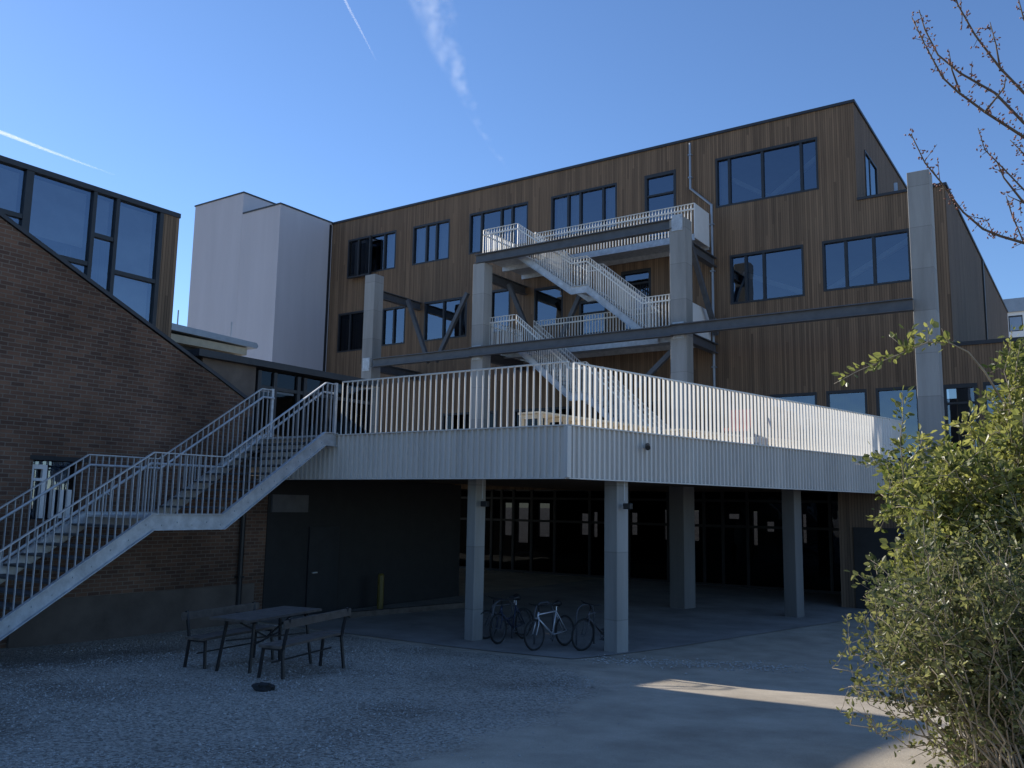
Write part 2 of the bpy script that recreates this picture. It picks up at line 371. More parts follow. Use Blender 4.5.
def wall_x(b, x, y0, y1, z0, z1, holes, depth=-.22):
    ys = sorted({y0, y1, *[v for h in holes for v in h[:2] if y0 < v < y1]}); zs = sorted({z0, z1, *[v for h in holes for v in h[2:4] if z0 < v < z1]})
    for i in range(len(ys)-1):
        for j in range(len(zs)-1):
            cy, cz = (ys[i]+ys[i+1])/2, (zs[j]+zs[j+1])/2
            if any(h[0] < cy < h[1] and h[2] < cz < h[3] for h in holes): continue
            b.quad((x, ys[i], zs[j]), (x, ys[i+1], zs[j]), (x, ys[i+1], zs[j+1]), (x, ys[i], zs[j+1]))
    for a, c, d, e in holes:
        for p, q in (((a, d), (c, d)), ((c, d), (c, e)), ((c, e), (a, e)), ((a, e), (a, d))):
            b.quad((x, p[0], p[1]), (x, q[0], q[1]), (x+depth, q[0], q[1]), (x+depth, p[0], p[1]))
def window_y(parent, y, x0, x1, z0, z1, mull=(), trans=(), fw=.07, rec=.09, name='window', glass='glass', proud=.012):
    """window whose frame sits just proud of the wall and whose pane lies back"""
    b = MB(); ya, yb = y-proud, y+rec+.05
    b.box(x0, x0+fw, ya, yb, z0, z1).box(x1-fw, x1, ya, yb, z0, z1)
    b.box(x0+fw, x1-fw, ya, yb, z0, z0+fw).box(x0+fw, x1-fw, ya, yb, z1-fw*1.3, z1)
    for m in mull: b.box(m-.045, m+.045, ya+.02, yb-.002, z0+fw, z1-fw*1.3)
    for t in trans: b.box(x0+fw, x1-fw, ya+.025, yb-.004, t-.035, t+.035)
    w = b.build(name, M['dark'], parent)
    MB().quad((x0+fw, y+rec, z0+fw), (x1-fw, y+rec, z0+fw), (x1-fw, y+rec, z1-fw), (x0+fw, y+rec, z1-fw)).build('pane', M[glass], w)
    return w
def window_x(parent, x, y0, y1, z0, z1, mull=(), trans=(), fw=.07, rec=.09, name='window', glass='glass', proud=.012):
    b = MB(); xa, xb = x+proud, x-rec-.05
    b.box(xb, xa, y0, y0+fw, z0, z1).box(xb, xa, y1-fw, y1, z0, z1)
    b.box(xb, xa, y0+fw, y1-fw, z0, z0+fw).box(xb, xa, y0+fw, y1-fw, z1-fw*1.3, z1)
    for m in mull: b.box(xb+.002, xa-.02, m-.045, m+.045, z0+fw, z1-fw*1.3)
    for t in trans: b.box(xb+.004, xa-.025, y0+fw, y1-fw, t-.035, t+.035)
    w = b.build(name, M['dark'], parent)
    MB().quad((x-rec, y0+fw, z0+fw), (x-rec, y1-fw, z0+fw), (x-rec, y1-fw, z1-fw), (x-rec, y0+fw, z1-fw)).build('pane', M[glass], w)
    return w

# ------------------------------------------------------------------ timber clad school block
FY, XL, XC, XT, XE = 30., -31.73, -3.64, -6.35, 9.
ZR, ZP, ZL = 16.74, 13.2, 7.9
bld = thing('timber_clad_building', 'four storey building clad in brown upright timber boards with a sloping roofline', 'building', (-17, FY, 0))
W3 = [(-30.33,-27.35,13.82,15.72,(-29.31,-28.12)), (-26.3,-24.08,13.8,15.7,(-25.48,-24.88)), (-22.96,-19.79,13.82,15.72,(-22.29,-21.22,-20.64)),
      (-18.63,-15.51,13.82,15.7,(-17.8,-17.22,-16.15)), (-11.36,-7.6,13.85,15.79,(-10.84,-9.59,-8.19))]
D3 = (-14.29,-12.96,12.55,15.72)
W2 = [(-31.02,-29.21,10.03,12.0,(-30.22,)), (-28.06,-26.6,10.1,11.93,(-27.35,)), (-25.46,-22.97,10.08,11.93,(-24.33,-23.36)), (-21.68,-20.66,10.08,12.0,()),
      (-19.43,-18.0,10.08,11.8,()), (-10.87,-8.2,10.09,11.95,(-10.28,-9.62)), (-7.56,-4.76,10.16,11.95,(-6.79,-5.89))]
D2 = [(-17.24,-15.96,8.9,11.0), (-15.33,-14.03,8.9,11.95)]
W1 = [(-9.51,-7.9,4.35,6.7,()), (-7.59,-6.29,4.35,6.71,()), (-6.01,-4.72,4.35,6.71,()), (-2.89,-1.0,4.35,6.71,(-1.83,)), (-.4,1.5,4.35,6.71,(.6,)),
      (-24.2,-21.2,4.35,6.7,(-22.7,)), (-20.4,-17.4,4.35,6.7,(-18.9,)), (-16.6,-13.6,4.35,6.7,(-15.1,))]
D1 = (-4.03,-3.05,4.15,6.7)
H = lambda w: w[:4]
b = MB()
wall_y(b, FY, XL, XT, ZP, ZR, [H(w) for w in W3] + [(D3[0], D3[1], ZP, D3[3])])
wall_y(b, FY, XL, XC, ZL, ZP, [H(w) for w in W2] + [(D3[0], D3[1], D3[2], ZP)] + [H(d) for d in D2])
wall_y(b, FY, XL, XE, 3.35, ZL, [H(w) for w in W1] + [H(D1)])
b.build('front_wall', M['cladding'], bld)
TW = (31.45, 33.45, 13.75, 15.55)
b = MB()
wall_x(b, XT, FY, 41, ZP-.2, ZR, [TW]); b.quad((XL, 41, 3.5), (XT, 41, 3.5), (XT, 41, ZR), (XL, 41, ZR)); b.quad((XL, FY, 0), (XL, 44, 0), (XL, 44, ZR), (XL, FY, ZR))
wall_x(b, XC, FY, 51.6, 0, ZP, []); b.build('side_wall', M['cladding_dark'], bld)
b = MB()    # pale rendered back wall of the hall with its openings onto daylight
OP = [(-30.5,-29.9,.9,2.85), (-29.5,-28.7,.5,2.85), (-28.0,-27.2,.9,2.85), (-25.1,-24.5,1.1,2.3), (-24.3,-24.0,1.0,2.4), (-21.9,-21.5,1.2,2.4), (-19.9,-19.5,1.0,2.6), (-18.3,-17.9,1.0,2.6), (-16.3,-15.7,2.2,2.45), (-15.0,-14.75,.9,2.6), (-14.3,-13.9,1.6,2.1), (-12.5,-12.3,1.1,2.5)]
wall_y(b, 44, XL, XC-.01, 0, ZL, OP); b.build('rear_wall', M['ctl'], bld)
MB().box(XL+.02, XT-.02, FY+.12, 40.9, ZR-.25, ZR-.02).build('roof', M['roofing'], bld)
MB().box(XT+.02, XC-.02, FY+.12, 51.5, ZP-.9, ZP-.6).build('roof_terrace', M['roofing'], bld)
b = MB(); b.box(XL-.02, XT+.05, FY-.06, FY+.3, ZR, ZR+.1); b.box(XT-.25, XT+.05, FY+.3, 41, ZR, ZR+.1)
b.build('roof_coping', M['coping'], bld)
b = MB(); b.box(XT+.004, XC+.05, FY-.05, FY+.25, ZP, ZP+.09); b.box(XC-.25, XC+.05, FY+.25, 51.6, ZP, ZP+.09); b.build('parapet_coping', M['coping'], bld)
b = MB(); b.box(XC+.012, XE, FY-.05, FY+.3, ZL, ZL+.12); b.build('low_roof_coping', M['coping'], bld)
MB().box(XC+.012, XE, FY+.3, 44, ZL-.3, ZL-.02).build('low_roof', M['roofing'], bld)
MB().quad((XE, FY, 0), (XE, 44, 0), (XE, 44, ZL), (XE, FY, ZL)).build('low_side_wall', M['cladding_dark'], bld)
for z in (12.05, 8.4): MB().box(XL+.02, XT-.02, FY+.3, 40.8, z, z+.3).build('floor_slab', M['ctl'], bld)
MB().box(XL+.02, XE-.02, FY+.3, 43.8, 3.5, 3.8).build('floor_slab', M['ctl'], bld)
CUR = {0: [(-28.1, -27.5)], 1: [(-26.2, -25.6), (-24.8, -24.2)], 2: [(-22.8, -22.3), (-20.6, -19.9)], 3: [(-18.5, -17.3), (-16.1, -15.6)], 4: [(-11.25, -10.9)]}
for k, w in enumerate(W3):
    ww = window_y(bld, FY, *w[:4], mull=w[4])
    for a, c in CUR[k]:
        cb = MB(); n = max(4, int((c-a)/.07)); y_ = lambda i: FY+.30 + .045*(i % 2)
        for i in range(n): cb.quad((a+(c-a)*i/n, y_(i), w[2]+.05), (a+(c-a)*(i+1)/n, y_(i+1), w[2]+.05), (a+(c-a)*(i+1)/n, y_(i+1), w[3]-.08), (a+(c-a)*i/n, y_(i), w[3]-.08))
        cb.build('curtain', M['curtain'], ww)
for k, w in enumerate(W2): window_y(bld, FY, *w[:4], mull=w[4], glass='glass' if k else 'glass_dim')
for w in W1: window_y(bld, FY, *w[:4], mull=w[4], glass='glass_hi' if w[0] > -12 else 'glass_dim')
window_x(bld, XT, *TW, mull=(32.3,), glass='glass_mirror', rec=.012, fw=.05, proud=.03)
def door_y(x0, x1, z0, z1, tr):
    d = window_y(bld, FY, x0, x1, z0, z1, trans=(tr,), fw=.1, name='door', glass='glass')
    MB().tube([(x1-.2, FY-.06, z0+.95), (x1-.2, FY-.06, z0+1.25)], .018).build('handle', M['galv'], d)
door_y(*D3, 14.85)
for d in D2: door_y(*d, d[3]-.55)
door_y(*D1, 6.1)
# open casement leaves and interior roof struts
window_y(bld, FY-.36, -30.2, -28.7, 13.62, 15.58, mull=(-29.5,), glass='glass_dim', name='casement')
for z in (13.7, 15.45): MB().box(-30.1, -30.04, FY-.3, FY-.013, z, z+.05).build('hinge_arm', M['dark'], bld)
for (xa, za, xb, zb, yy) in ((-11.0,15.1,-9.4,14.0,30.42), (-9.5,13.98,-7.7,15.2,30.42), (-10.5,11.3,-8.3,10.3,30.42), (-7.5,10.3,-4.8,11.7,30.42)):
    MB().bar((xa, yy, za), (xb, yy, zb), .16, .16).build('interior_strut', M['white'], bld)
# rain pipe on the front
b = MB(); b.tube([(-12.33, FY-.09, 16.6), (-12.33, FY-.09, 14.75)], .045, 8); b.tube([(-11.5, FY-.09, 14.0), (-11.5, FY-.09, 4.2)], .05, 8); b.tube([(-12.33, FY-.09, 14.78), (-11.5, FY-.09, 13.97)], .045, 8)
for z in (16.1, 15.2): b.box(-12.4, -12.26, FY-.15, FY, z, z+.05)
for z in (13.2, 11.4, 9.6, 7.8): b.box(-11.58, -11.42, FY-.15, FY, z, z+.05)
b.build('rain_pipe', M['zinc'], bld)
b = MB(); b.box(XC+.003, XC+.06, 39.9, 40.15, 7.9, ZP-.05); b.build('wall_joint', M['dark'], bld)
MB().tube([(-5.2, FY+.5, ZP), (-5.2, FY+.5, ZP+.55)], .06, 8).build('vent_pipe', M['zinc'], bld)
# ground floor under the deck: glazed front
b = MB(); gx = [-25,-23.2,-21.4,-20.9,-20.3,-19.4,-18.3,-16.7,-15,-13.4,-12.0,-11.3,-10.4,-9.1,-7.6,-6.4]
for x in gx: b.box(x-.05, x+.05, FY-.04, FY+.08, 0, 3.35)
for z in (0, 2.05, 2.95): b.box(-25, -6.4, FY-.03, FY+.07, z, z+.09)
w = b.build('shopfront', M['dark'], bld)
MB().quad((-25, FY+.02, .05), (-6.4, FY+.02, .05), (-6.4, FY+.02, 3.3), (-25, FY+.02, 3.3)).build('pane', M['glass_clear'], w)
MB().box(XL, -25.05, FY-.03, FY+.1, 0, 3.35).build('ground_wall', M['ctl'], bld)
# projecting timber bay at the right of the undercroft
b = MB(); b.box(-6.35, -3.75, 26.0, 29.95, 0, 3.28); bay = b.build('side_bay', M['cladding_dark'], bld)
d = MB().box(-5.95, -4.6, 25.95, 25.998, 0, 2.25).build('door', M['ctl'], bld)
MB().bar((-4.75, 25.9, 2.12), (-4.45, 25.9, 2.12), .03, .03).build('handle', M['galv'], d)

# ------------------------------------------------------------------ white rendered tower
tw = thing('white_tower', 'plain white rendered stair tower in two heights left of the timber building', 'tower', (-34, 26.6, 0))
MB().box(-38.42, -34.55, 26.6, 36, 0, 17.9).build('tall_block', M['render'], tw)
MB().box(-34.547, -31.75, 26.603, 36, 0, 16.8).build('low_block', M['render'], tw)
b = MB(); b.box(-38.46, -34.51, 26.56, 26.8, 17.9, 17.97); b.box(-34.75, -34.51, 26.8, 36, 17.9, 17.97); b.box(-38.46, -38.2, 26.8, 36, 17.9, 17.97)
b.build('tall_coping', M['coping'], tw)
b = MB(); b.box(-34.5, -31.71, 26.56, 26.8, 16.8, 16.87); b.box(-31.95, -31.71, 26.8, 36, 16.8, 16.87); b.build('low_coping', M['coping'], tw)
b = MB(); b.box(-31.752, -31.735, 29.8, 29.95, 0, 16.7); b.build('corner_joint', M['dark'], tw)

# ------------------------------------------------------------------ brick gable building
XB = -16.1
bk = thing('brick_building', 'dark red brick building with a sloping gable beside the outdoor stair', 'building', (XB, 8, 0))
prof = [(-5, 0), (13.6, 0), (13.6, 3.2), (13.05, 3.2), (13.05, 4.85), (12.0, 5.38), (7.18, 7.68), (4.5, 8.95), (-5, 4.6)]
def gable(b):
    BW = (8.16, 9.13, 2.3, 3.38)
    # facing sheet split around the window
    ys = [-5, BW[0], BW[1], 13.6]
    top = lambda y: 4.6+(y+5)*(8.95-4.6)/9.5 if y < 4.5 else (8.95-(y-4.5)*.4788 if y < 12 else 5.38-(y-12)*.505)
    def strip(y0, y1, z0=None, z1=None):
        n = max(1, int((y1-y0)/.5)); e = [y0+(y1-y0)*i/n for i in range(n+1)]
        for p, q in zip(e, e[1:]):
            b.quad((XB, p, 0 if z0 is None else z0), (XB, q, 0 if z0 is None else z0), (XB, q, top(q) if z1 is None else z1), (XB, p, top(p) if z1 is None else z1))
    strip(-5, 4.5); strip(4.5, BW[0]); strip(BW[0], BW[1], 0, BW[2]); strip(BW[0], BW[1], BW[3]); strip(BW[1], 12); strip(12, 13.05)
    b.quad((XB, 13.05, 0), (XB, 13.6, 0), (XB, 13.6, 3.2), (XB, 13.05, 3.2))
    for p, q in (((BW[0], BW[2]), (BW[1], BW[2])), ((BW[1], BW[2]), (BW[1], BW[3])), ((BW[1], BW[3]), (BW[0], BW[3])), ((BW[0], BW[3]), (BW[0], BW[2]))):
        b.quad((XB, *p), (XB, *q), (XB-.3, *q), (XB-.3, *p))
    b.quad((XB, 13.6, 0), (XB-2, 13.6, 0), (XB-2, 13.6, 3.2), (XB, 13.6, 3.2))
    b.quad((XB, 13.05, 3.2), (XB-2, 13.05, 3.2), (XB-2, 13.05, 4.85), (XB, 13.05, 4.85))
    b.quad((XB, 13.05, 3.2), (XB, 13.6, 3.2), (XB-2, 13.6, 3.2), (XB-2, 13.05, 3.2))
    b.quad((XB, -5, 0), (XB, -5, 4.6), (XB-9, -5, 4.6), (XB-9, -5, 0))
b = MB(); gable(b); b.build('gable_wall', M['brick'], bk)
b = MB()
for (y0, z0), (y1, z1) in (((-5.2, 4.5), (4.5, 8.95)), ((4.5, 8.95), (12.0, 5.38)), ((12.0, 5.38), (13.1, 4.83))):
    n = len(b.v); b.v += [(XB+.05, y0, z0+.005), (XB+.05, y1, z1+.005), (XB-2.3, y1, z1+.005), (XB-2.3, y0, z0+.005), (XB+.05, y0, z0+.085), (XB+.05, y1, z1+.085), (XB-2.3, y1, z1+.085), (XB-2.3, y0, z0+.085)]
    b.f += [tuple(n+i for i in q) for q in ((0,1,2,3),(4,5,6,7),(0,1,5,4),(1,2,6,5),(2,3,7,6),(3,0,4,7))]
b.build('roof', M['coping'], bk)
b = MB()
b.box(XB-.2, XB-.13, 8.18, 8.26, 2.32, 3.3); b.box(XB-.2, XB-.13, 8.42, 8.50, 2.32, 3.3)
b.box(XB-.2, XB-.13, 8.26, 8.42, 3.22, 3.3); b.box(XB-.2, XB-.13, 8.26, 8.42, 3.0, 3.05)
for y in (8.62, 8.78, 8.93): b.box(XB-.2, XB-.13, y, y+.07, 2.32, 2.85)
w = b.build('window', M['white'], bk)
MB().quad((XB-.25, 8.16, 2.3), (XB-.25, 9.13, 2.3), (XB-.25, 9.13, 3.38), (XB-.25, 8.16, 3.38)).build('pane', M['glass_hi'], w)
MB().box(XB-.02, XB+.008, 8.1, 9.2, 3.38, 3.46).build('lintel', M['ctl'], bk)
MB().box(XB+.003, XB+.06, 8, 13.3, 0, .85).build('plinth', M['plinth'], bk)
b = MB().tube([(XB+.1, 12.85, .1), (XB+.1, 12.85, 4.6)], .055, 8)
for z in (1.0, 2.6, 4.2): b.box(XB, XB+.16, 12.78, 12.92, z, z+.05)
b.build('drainpipe', M['black'], bk)

# ------------------------------------------------------------------ glazed upper box behind the gable
XG, KG = -19.3, 19.3/18.7
gy = lambda y: y*KG
gz = lambda z: 2.7 + (z-2.7)*KG
gb = thing('glazed_box', 'box of large blue glass panes standing above the brick gable', 'building', (XG, 8, 0))
zt = gz(9.66); YE = gy(12.5)
MB().box(XG-8, XG+.05, -3, YE+.02, zt, zt+.12).build('roof_edge', M['coping'], gb)
b = MB()
for y, wd_ in ((4.0, .12), (6.3, .12), (8.85, .16), (10.32, .09), (10.88, .09), (12.02, .1)): b.box(XG-.12, XG+.03, gy(y)-wd_/2, gy(y)+wd_/2, 3.2, zt)
for y0, y1, z in ((6.36, 8.77, 8.62), (8.93, 10.27, 7.95), (10.37, 10.83, 8.66), (10.93, 11.97, 7.92), (4.06, 6.24, 8.62)): b.box(XG-.11, XG+.02, gy(y0), gy(y1), gz(z)-.05, gz(z)+.05)
b.build('frame', M['dark'], gb)
for y0, y1 in ((4.06, 6.24), (6.36, 8.77), (8.93, 10.275), (10.365, 10.835), (10.925, 11.97)):
    MB().quad((XG-.05, gy(y0), 3.2), (XG-.05, gy(y1), 3.2), (XG-.05, gy(y1), zt), (XG-.05, gy(y0), zt)).build('pane', M['glass_hi'], gb)
    if y0 > 6: MB().box(XG-.25, XG-.24, gy(y0)+.03, gy(y1)-.03, gz({6.36: 7.2, 8.93: 8.35, 10.365: 8.62, 10.925: 6.6}[y0]), zt-.05).build('blind', M['curtain'], gb)
b = MB(); b.box(XG-.1, XG+.025, gy(12.072), YE, 3.2, zt); b.box(XG-8, XG-.1, YE-.06, YE, 0, zt); b.build('corner_boards', M['cladding'], gb)
b = MB(); b.box(XG-8, XG-.1, -3, -2.9, 0, zt); b.box(XG-8, XG-7.9, -2.9, YE-.06, 0, zt); b.box(XG-7.9, XG-.2, -2.9, YE-.06, 6.3, 6.5); b.build('back_wall', M['ctl'], gb)

# ------------------------------------------------------------------ glazed link along the deck
lk = thing('glazed_link', 'low dark glazed passage with a flat roof between brick gable and timber building', 'building', (XB, 14, 0))
MB().box(XB-3.2, XB+.2, 11.35, 17.0, 5.78, 5.93).build('roof', M['dark'], lk)
b = MB()
for y in (13.15, 13.62, 14.35, 14.55, 15.3, 16.0, 16.9): b.box(XB-.1, XB+.02, y-.05, y+.05, 4.05, 5.72)
b.box(XB-.09, XB+.01, 13.15, 16.95, 4.05, 4.2); b.box(XB-.09, XB+.01, 13.15, 16.95, 5.3, 5.38)
w = b.build('window', M['dark'], lk)
MB().quad((XB-.04, 13.15, 4.1), (XB-.04, 16.95, 4.1), (XB-.04, 16.95, 5.72), (XB-.04, 13.15, 5.72)).build('pane', M['glass_dim'], w)
b = MB(); b.box(XB-.08, XB-.01, 11.6, 13.05, 4.9, 5.78); b.build('side_panel', M['plinth'], lk)
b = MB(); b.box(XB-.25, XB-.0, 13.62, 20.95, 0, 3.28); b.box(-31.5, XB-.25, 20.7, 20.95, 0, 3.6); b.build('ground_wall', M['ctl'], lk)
b = MB(); b.box(XB-3.1, XB-.1, 16.9, 17.0, 3.9, 5.72); b.box(XB-3.2, XB-3.1, 11.4, 17, 3.9, 5.72); b.build('back_wall', M['ctl'], lk)
d = MB().box(XB+.002, XB+.05, 14.9, 15.9, 0, 2.1).build('door', M['dark'], lk)
MB().bar((XB+.09, 15.0, 1.0), (XB+.09, 15.16, 1.0), .03, .03).build('handle', M['galv'], d)
MB().box(XB+.002, XB+.06, 13.7, 14.8, 2.45, 2.86).build('notice_panel', M['sign'], lk)

# metal roof peeping over the link
mr_ = thing('metal_roofed_building', 'low building with a blue grey metal roof edge behind the glazed passage', 'building', (-21, 15.5, 0))
MB().xprism([(11.5, 7.60), (16.98, 7.45), (17.05, 7.36), (17.0, 7.28), (11.5, 7.40)], -26, -21).build('roof', M['zinc'], mr_)
MB().box(-25.8, -21.15, 11.6, 16.75, 7.05, 7.27).build('eaves', M['wood_pale'], mr_)
MB().box(-25.6, -21.4, 11.7, 16.5, 0, 7.05).build('wall', M['ctl'], mr_)
b = MB()
for y in (14.3, 16.1): b.tube([(-21.1, y, 7.4), (-21.1, y, 7.95)], .02, 5)
b.build('snow_rod', M['galv'], mr_)

# distant pale building at the right edge
fb = thing('distant_white_building', 'pale grey and white flat roofed building far behind at the right edge', 'building', (2, 80, 0))
b = MB(); wall_y(b, 80, -6.4, 14, 0, 19.0, [(-5.6,-4.6,17.4,18.7), (-3.4,-2.2,17.4,18.7), (-1,.4,17.4,18.7)]); b.quad((-6.4, 80, 0), (-6.4, 95, 0), (-6.4, 95, 19), (-6.4, 80, 19)); b.build('wall', M['white'], fb)
MB().box(-6.6, 14, 79.8, 95, 19.0, 20.1).build('roof', M['zinc'], fb)
for x0, x1 in ((-5.6,-4.6), (-3.4,-2.2), (-1,.4)): window_y(fb, 80, x0, x1, 17.4, 18.7)

# ------------------------------------------------------------------ elevated deck
A = Vector((-7.79, 13.17, 0)); DL = Vector((-15.95, 13.17, 0)); wd = Vector((math.sin(R(13.354)), math.cos(R(13.354)), 0))
Bq = A + wd*13.2; ZB, ZF, ZT = 3.2, 4.11, 5.28
dk = thing('elevated_deck', 'raised deck with a white corrugated edge on concrete columns', 'deck', (A.x, A.y, 0))
poly = [(DL.x, A.y+.1), (A.x-.08, A.y+.1), (Bq.x-.1, Bq.y), (-3.75, 29.97), (-16.0, 29.97)]
MB().prism(poly, 3.75, 4.08).build('deck_slab', M['concrete'], dk)
MB().prism([(p[0]+(.02 if i > 2 else 0), p[1]) for i, p in enumerate(poly)], 3.3, 3.36).build('soffit', M['soffit'], dk)
MB().prism([(-31, 17.05), (-16.02, 17.05), (-16.02, 29.95), (-31, 29.95)], 3.72, 4.07).build('rear_slab', M['concrete'], dk)
def corrugated(p, q, n, name):
    """ribbed metal sheet from p to q, n pointing outward"""
    L_ = (q-p).length; d = (q-p).normalized(); pitch = .135; b = MB(); k = int(L_/pitch); pr = []
    for i in range(k):
        s = L_*i/k; w = L_/k
        for f, o in ((0, 0), (.62, 0), (.68, .055), (.94, .055)): pr.append(p + d*(s+f*w) + n*o)
    pr.append(q)
    for a, c in zip(pr, pr[1:]): b.quad((a.x, a.y, ZB), (c.x, c.y, ZB), (c.x, c.y, ZF), (a.x, a.y, ZF))
    b.build(name, M['fascia'], dk)
nR = Vector((wd.y, -wd.x, 0))
corrugated(DL, A, Vector((0, -1, 0)), 'fascia'); corrugated(A + nR*.0, Bq, nR, 'fascia')
b = MB(); b.bar((A.x+.01, A.y-.01, ZB), (A.x+.01, A.y-.01, ZF), .1, .1, up=(wd.x, wd.y, 0)); b.bar((DL.x, A.y-.01, ZF+.012), (A.x, A.y-.01, ZF+.012), .12, .022); b.bar((A.x+.02, A.y, ZF+.012), (Bq.x, Bq.y, ZF+.012), .12, .022)
b.bar((DL.x, A.y-.01, ZB-.012), (A.x, A.y-.01, ZB-.012), .1, .02); b.bar((A.x+.01, A.y, ZB-.012), (Bq.x+.01, Bq.y, ZB-.012), .1, .02)
b.build('edge_trim', M['fascia'], dk)
def column(x, y, s, z0, z1, ang=0, m='concrete', parent=None, name='column'):
    b = MB(); b.bar((x, y, z0), (x, y, z1), s, s, up=(math.sin(ang), math.cos(ang), 0)); return b.build(name, M[m], parent, bevel=.015)
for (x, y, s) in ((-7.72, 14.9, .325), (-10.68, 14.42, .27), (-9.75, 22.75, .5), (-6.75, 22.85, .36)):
    column(x, y, s, 0, 3.3, ang=R(13.35), parent=dk, m='concrete' if y < 20 else 'shade_concrete')
# railing
def flat_me(name, w, t, h, m):
    b = MB().box(-w/2, w/2, -t/2, t/2, 0, h); me = bpy.data.meshes.new(name); me.from_pydata(b.v, [], b.f); me.materials.append(m); return me
def deck_rail(p, q, name, sp, w_, t_, tw_):
    """railing from p to q: flat uprights, their twist shaped to catch the sun"""
    L_ = (q-p).length; d = (q-p).normalized()
    b = MB(); b.bar((p.x, p.y, ZT-.012), (q.x, q.y, ZT-.012), .05, .024)
    r = b.build('railing', M['rail'], dk); r['label'] = name
    k = int(round(L_/sp)); me = flat_me('baluster', w_, t_, ZT-ZF-.045, M['rail'])
    for i in range(k+1):
        c = p + d*(L_*i/k); o = put('baluster', me, r, (c.x, c.y, ZF+.022)); o.rotation_euler.z = R(-tw_)
    return r
OFF = .03
deck_rail(Vector((-13.42, A.y+OFF, 0)), Vector((A.x-.02, A.y+OFF, 0)), 'left run of cream railing', .145, .046, .012, 24)
pa = A + Vector((-.02, OFF, 0)) + wd*.16
deck_rail(pa, pa + wd*12.75, 'right run of cream railing', .145, .068, .018, 30)
# side and rear end of the rail
eb = pa + wd*12.75
b = MB(); b.bar((eb.x, eb.y, ZT-.4), (eb.x+.15, eb.y+.9, ZT-.4), .03, .8); b.build('end_panel', M['rail'], dk)

# ------------------------------------------------------------------ yard stair
st = thing('outdoor_stair', 'galvanised steel stair with a half landing climbing from the gravel to the deck', 'staircase', (-14.5, 8, 0))
XN, XF = -13.47, -15.5
prf = [(5.55, .2), (8.86, 2.41), (10.31, 2.41), (12.75, 4.11), (13.1, 4.11)]
def zline(y):
    for (y0, z0), (y1, z1) in zip(prf, prf[1:]):
        if y <= y1: return z0 + (z1-z0)*(y-y0)/(y1-y0)
    return prf[-1][1]
def stringer(x):
    top = [(y, z+.04) for y, z in prf]; bot = [(y+dy, z-.23) for (y, z), dy in zip(prf, (.0, .06, .06, .02, 0))]
    b = MB().xprism(top + bot[::-1], x-.015, x+.015)
    for pl, dz in ((top, .0), (bot, .0)):
        for p, q in zip(pl, pl[1:]): b.bar((x+.03*(1 if x > -14.5 else -1), p[0], p[1]+dz), (x+.03*(1 if x > -14.5 else -1), q[0], q[1]+dz), .09, .014)
    sgn = 1 if x > -14.5 else -1
    for i in range(24):
        y = 5.8 + i*.3; b.tube([(x+sgn*.014, y, zline(y)-.10-.05*(i % 2)), (x+sgn*.034, y, zline(y)-.10-.05*(i % 2))], .016, 6)
    b.build('stringer', M['galv'], st)
stringer(XN); stringer(XF)
for n, y0, y1, z0, z1 in ((12, 5.62, 8.86, .25, 2.41), (9, 10.31, 12.75, 2.41, 4.11)):
    for i in range(n):
        t0 = y0 + (y1-y0)*i/n; zz = z0 + (z1-z0)*(i+1)/(n+1) if n == 12 else z0 + (z1-z0)*(i+1)/(n+1)
        b = MB().box(XF+.02, XN-.02, t0, t0+.3, zz-.035, zz)
        b.build('tread', M['grate'], st)
MB().box(XF+.02, XN-.02, 8.9, 10.3, 2.365, 2.4).build('landing', M['galv'], st)
MB().box(XF+.02, XN-.02, 12.76, 13.1, 4.06, 4.1).build('landing', M['galv'], st)
def stair_rail(x, label, y0, y1):
    b = MB(); pts = [(y0, zline(y0))] + [p for p in prf if y0 < p[0] < y1] + [(y1, zline(y1))]
    for p, q in zip(pts, pts[1:]): b.bar((x, p[0], p[1]+1.09), (x, q[0], q[1]+1.09), .05, .02)
    r = b.build('railing', M['galv'], st); r['label'] = label
    h = MB(); s = -.07 if x > -14.5 else .07
    h.tube([(x+s, p[0], p[1]+.9) for p in pts], .024, 8); 
    for y in np.arange(y0+.3, y1, 1.1): h.tube([(x, y, zline(y)+.86), (x+s, y, zline(y)+.9)], .01, 5)
    h.build('handrail', M['galv'], r)
    k = int((y1-y0)/.125); me = flat_me('baluster', .035, .012, 1.09, M['galv'])
    for i in range(k+1):
        y = y0+(y1-y0)*i/k; put('baluster', me, r, (x, y, zline(y)))
    for y in (y1,): MB().box(x-.03, x+.03, y-.03, y+.03, zline(y), zline(y)+1.12).build('post', M['galv'], r)
stair_rail(XN, 'near railing of the stair', 5.6, 13.05)
stair_rail(XF, 'far railing of the stair by the brick wall', 5.6, 13.05)

# ------------------------------------------------------------------ escape stair frame
Y0 = 26.6; ZC = 12.5; Z2 = 8.85; Z1 = 4.09
ef = thing('escape_stair_frame', 'concrete and steel frame carrying white railed escape stairs before the timber front', 'escape stair', (-16, 27, Z1))
for x, zt_, s in ((-25.72, 12.5, .58), (-19.87, 12.15, .56), (-11.47, 12.5, .58)): column(x, Y0+.31, s, 3.9, zt_, parent=ef)
column(-3.93, Y0+.32, .6, 0, 12.6, parent=ef)
b = MB()
def ibeam(b, p, q, w, h):
    p, q = Vector(p), Vector(q); t = .03
    b.bar(p, q, .03, h-2*t); b.bar(p+Vector((0,0,h/2-t/2)), q+Vector((0,0,h/2-t/2)), w, t); b.bar(p-Vector((0,0,h/2-t/2)), q-Vector((0,0,h/2-t/2)), w, t)
def beam(p, q, w=.24, h=.36, name='beam'):
    b = MB(); ibeam(b, p, q, w, h); b.build(name, M['steel_dark'], ef)
beam((-20.05, Y0+.1, 12.34), (-11.65, Y0+.1, 12.34))
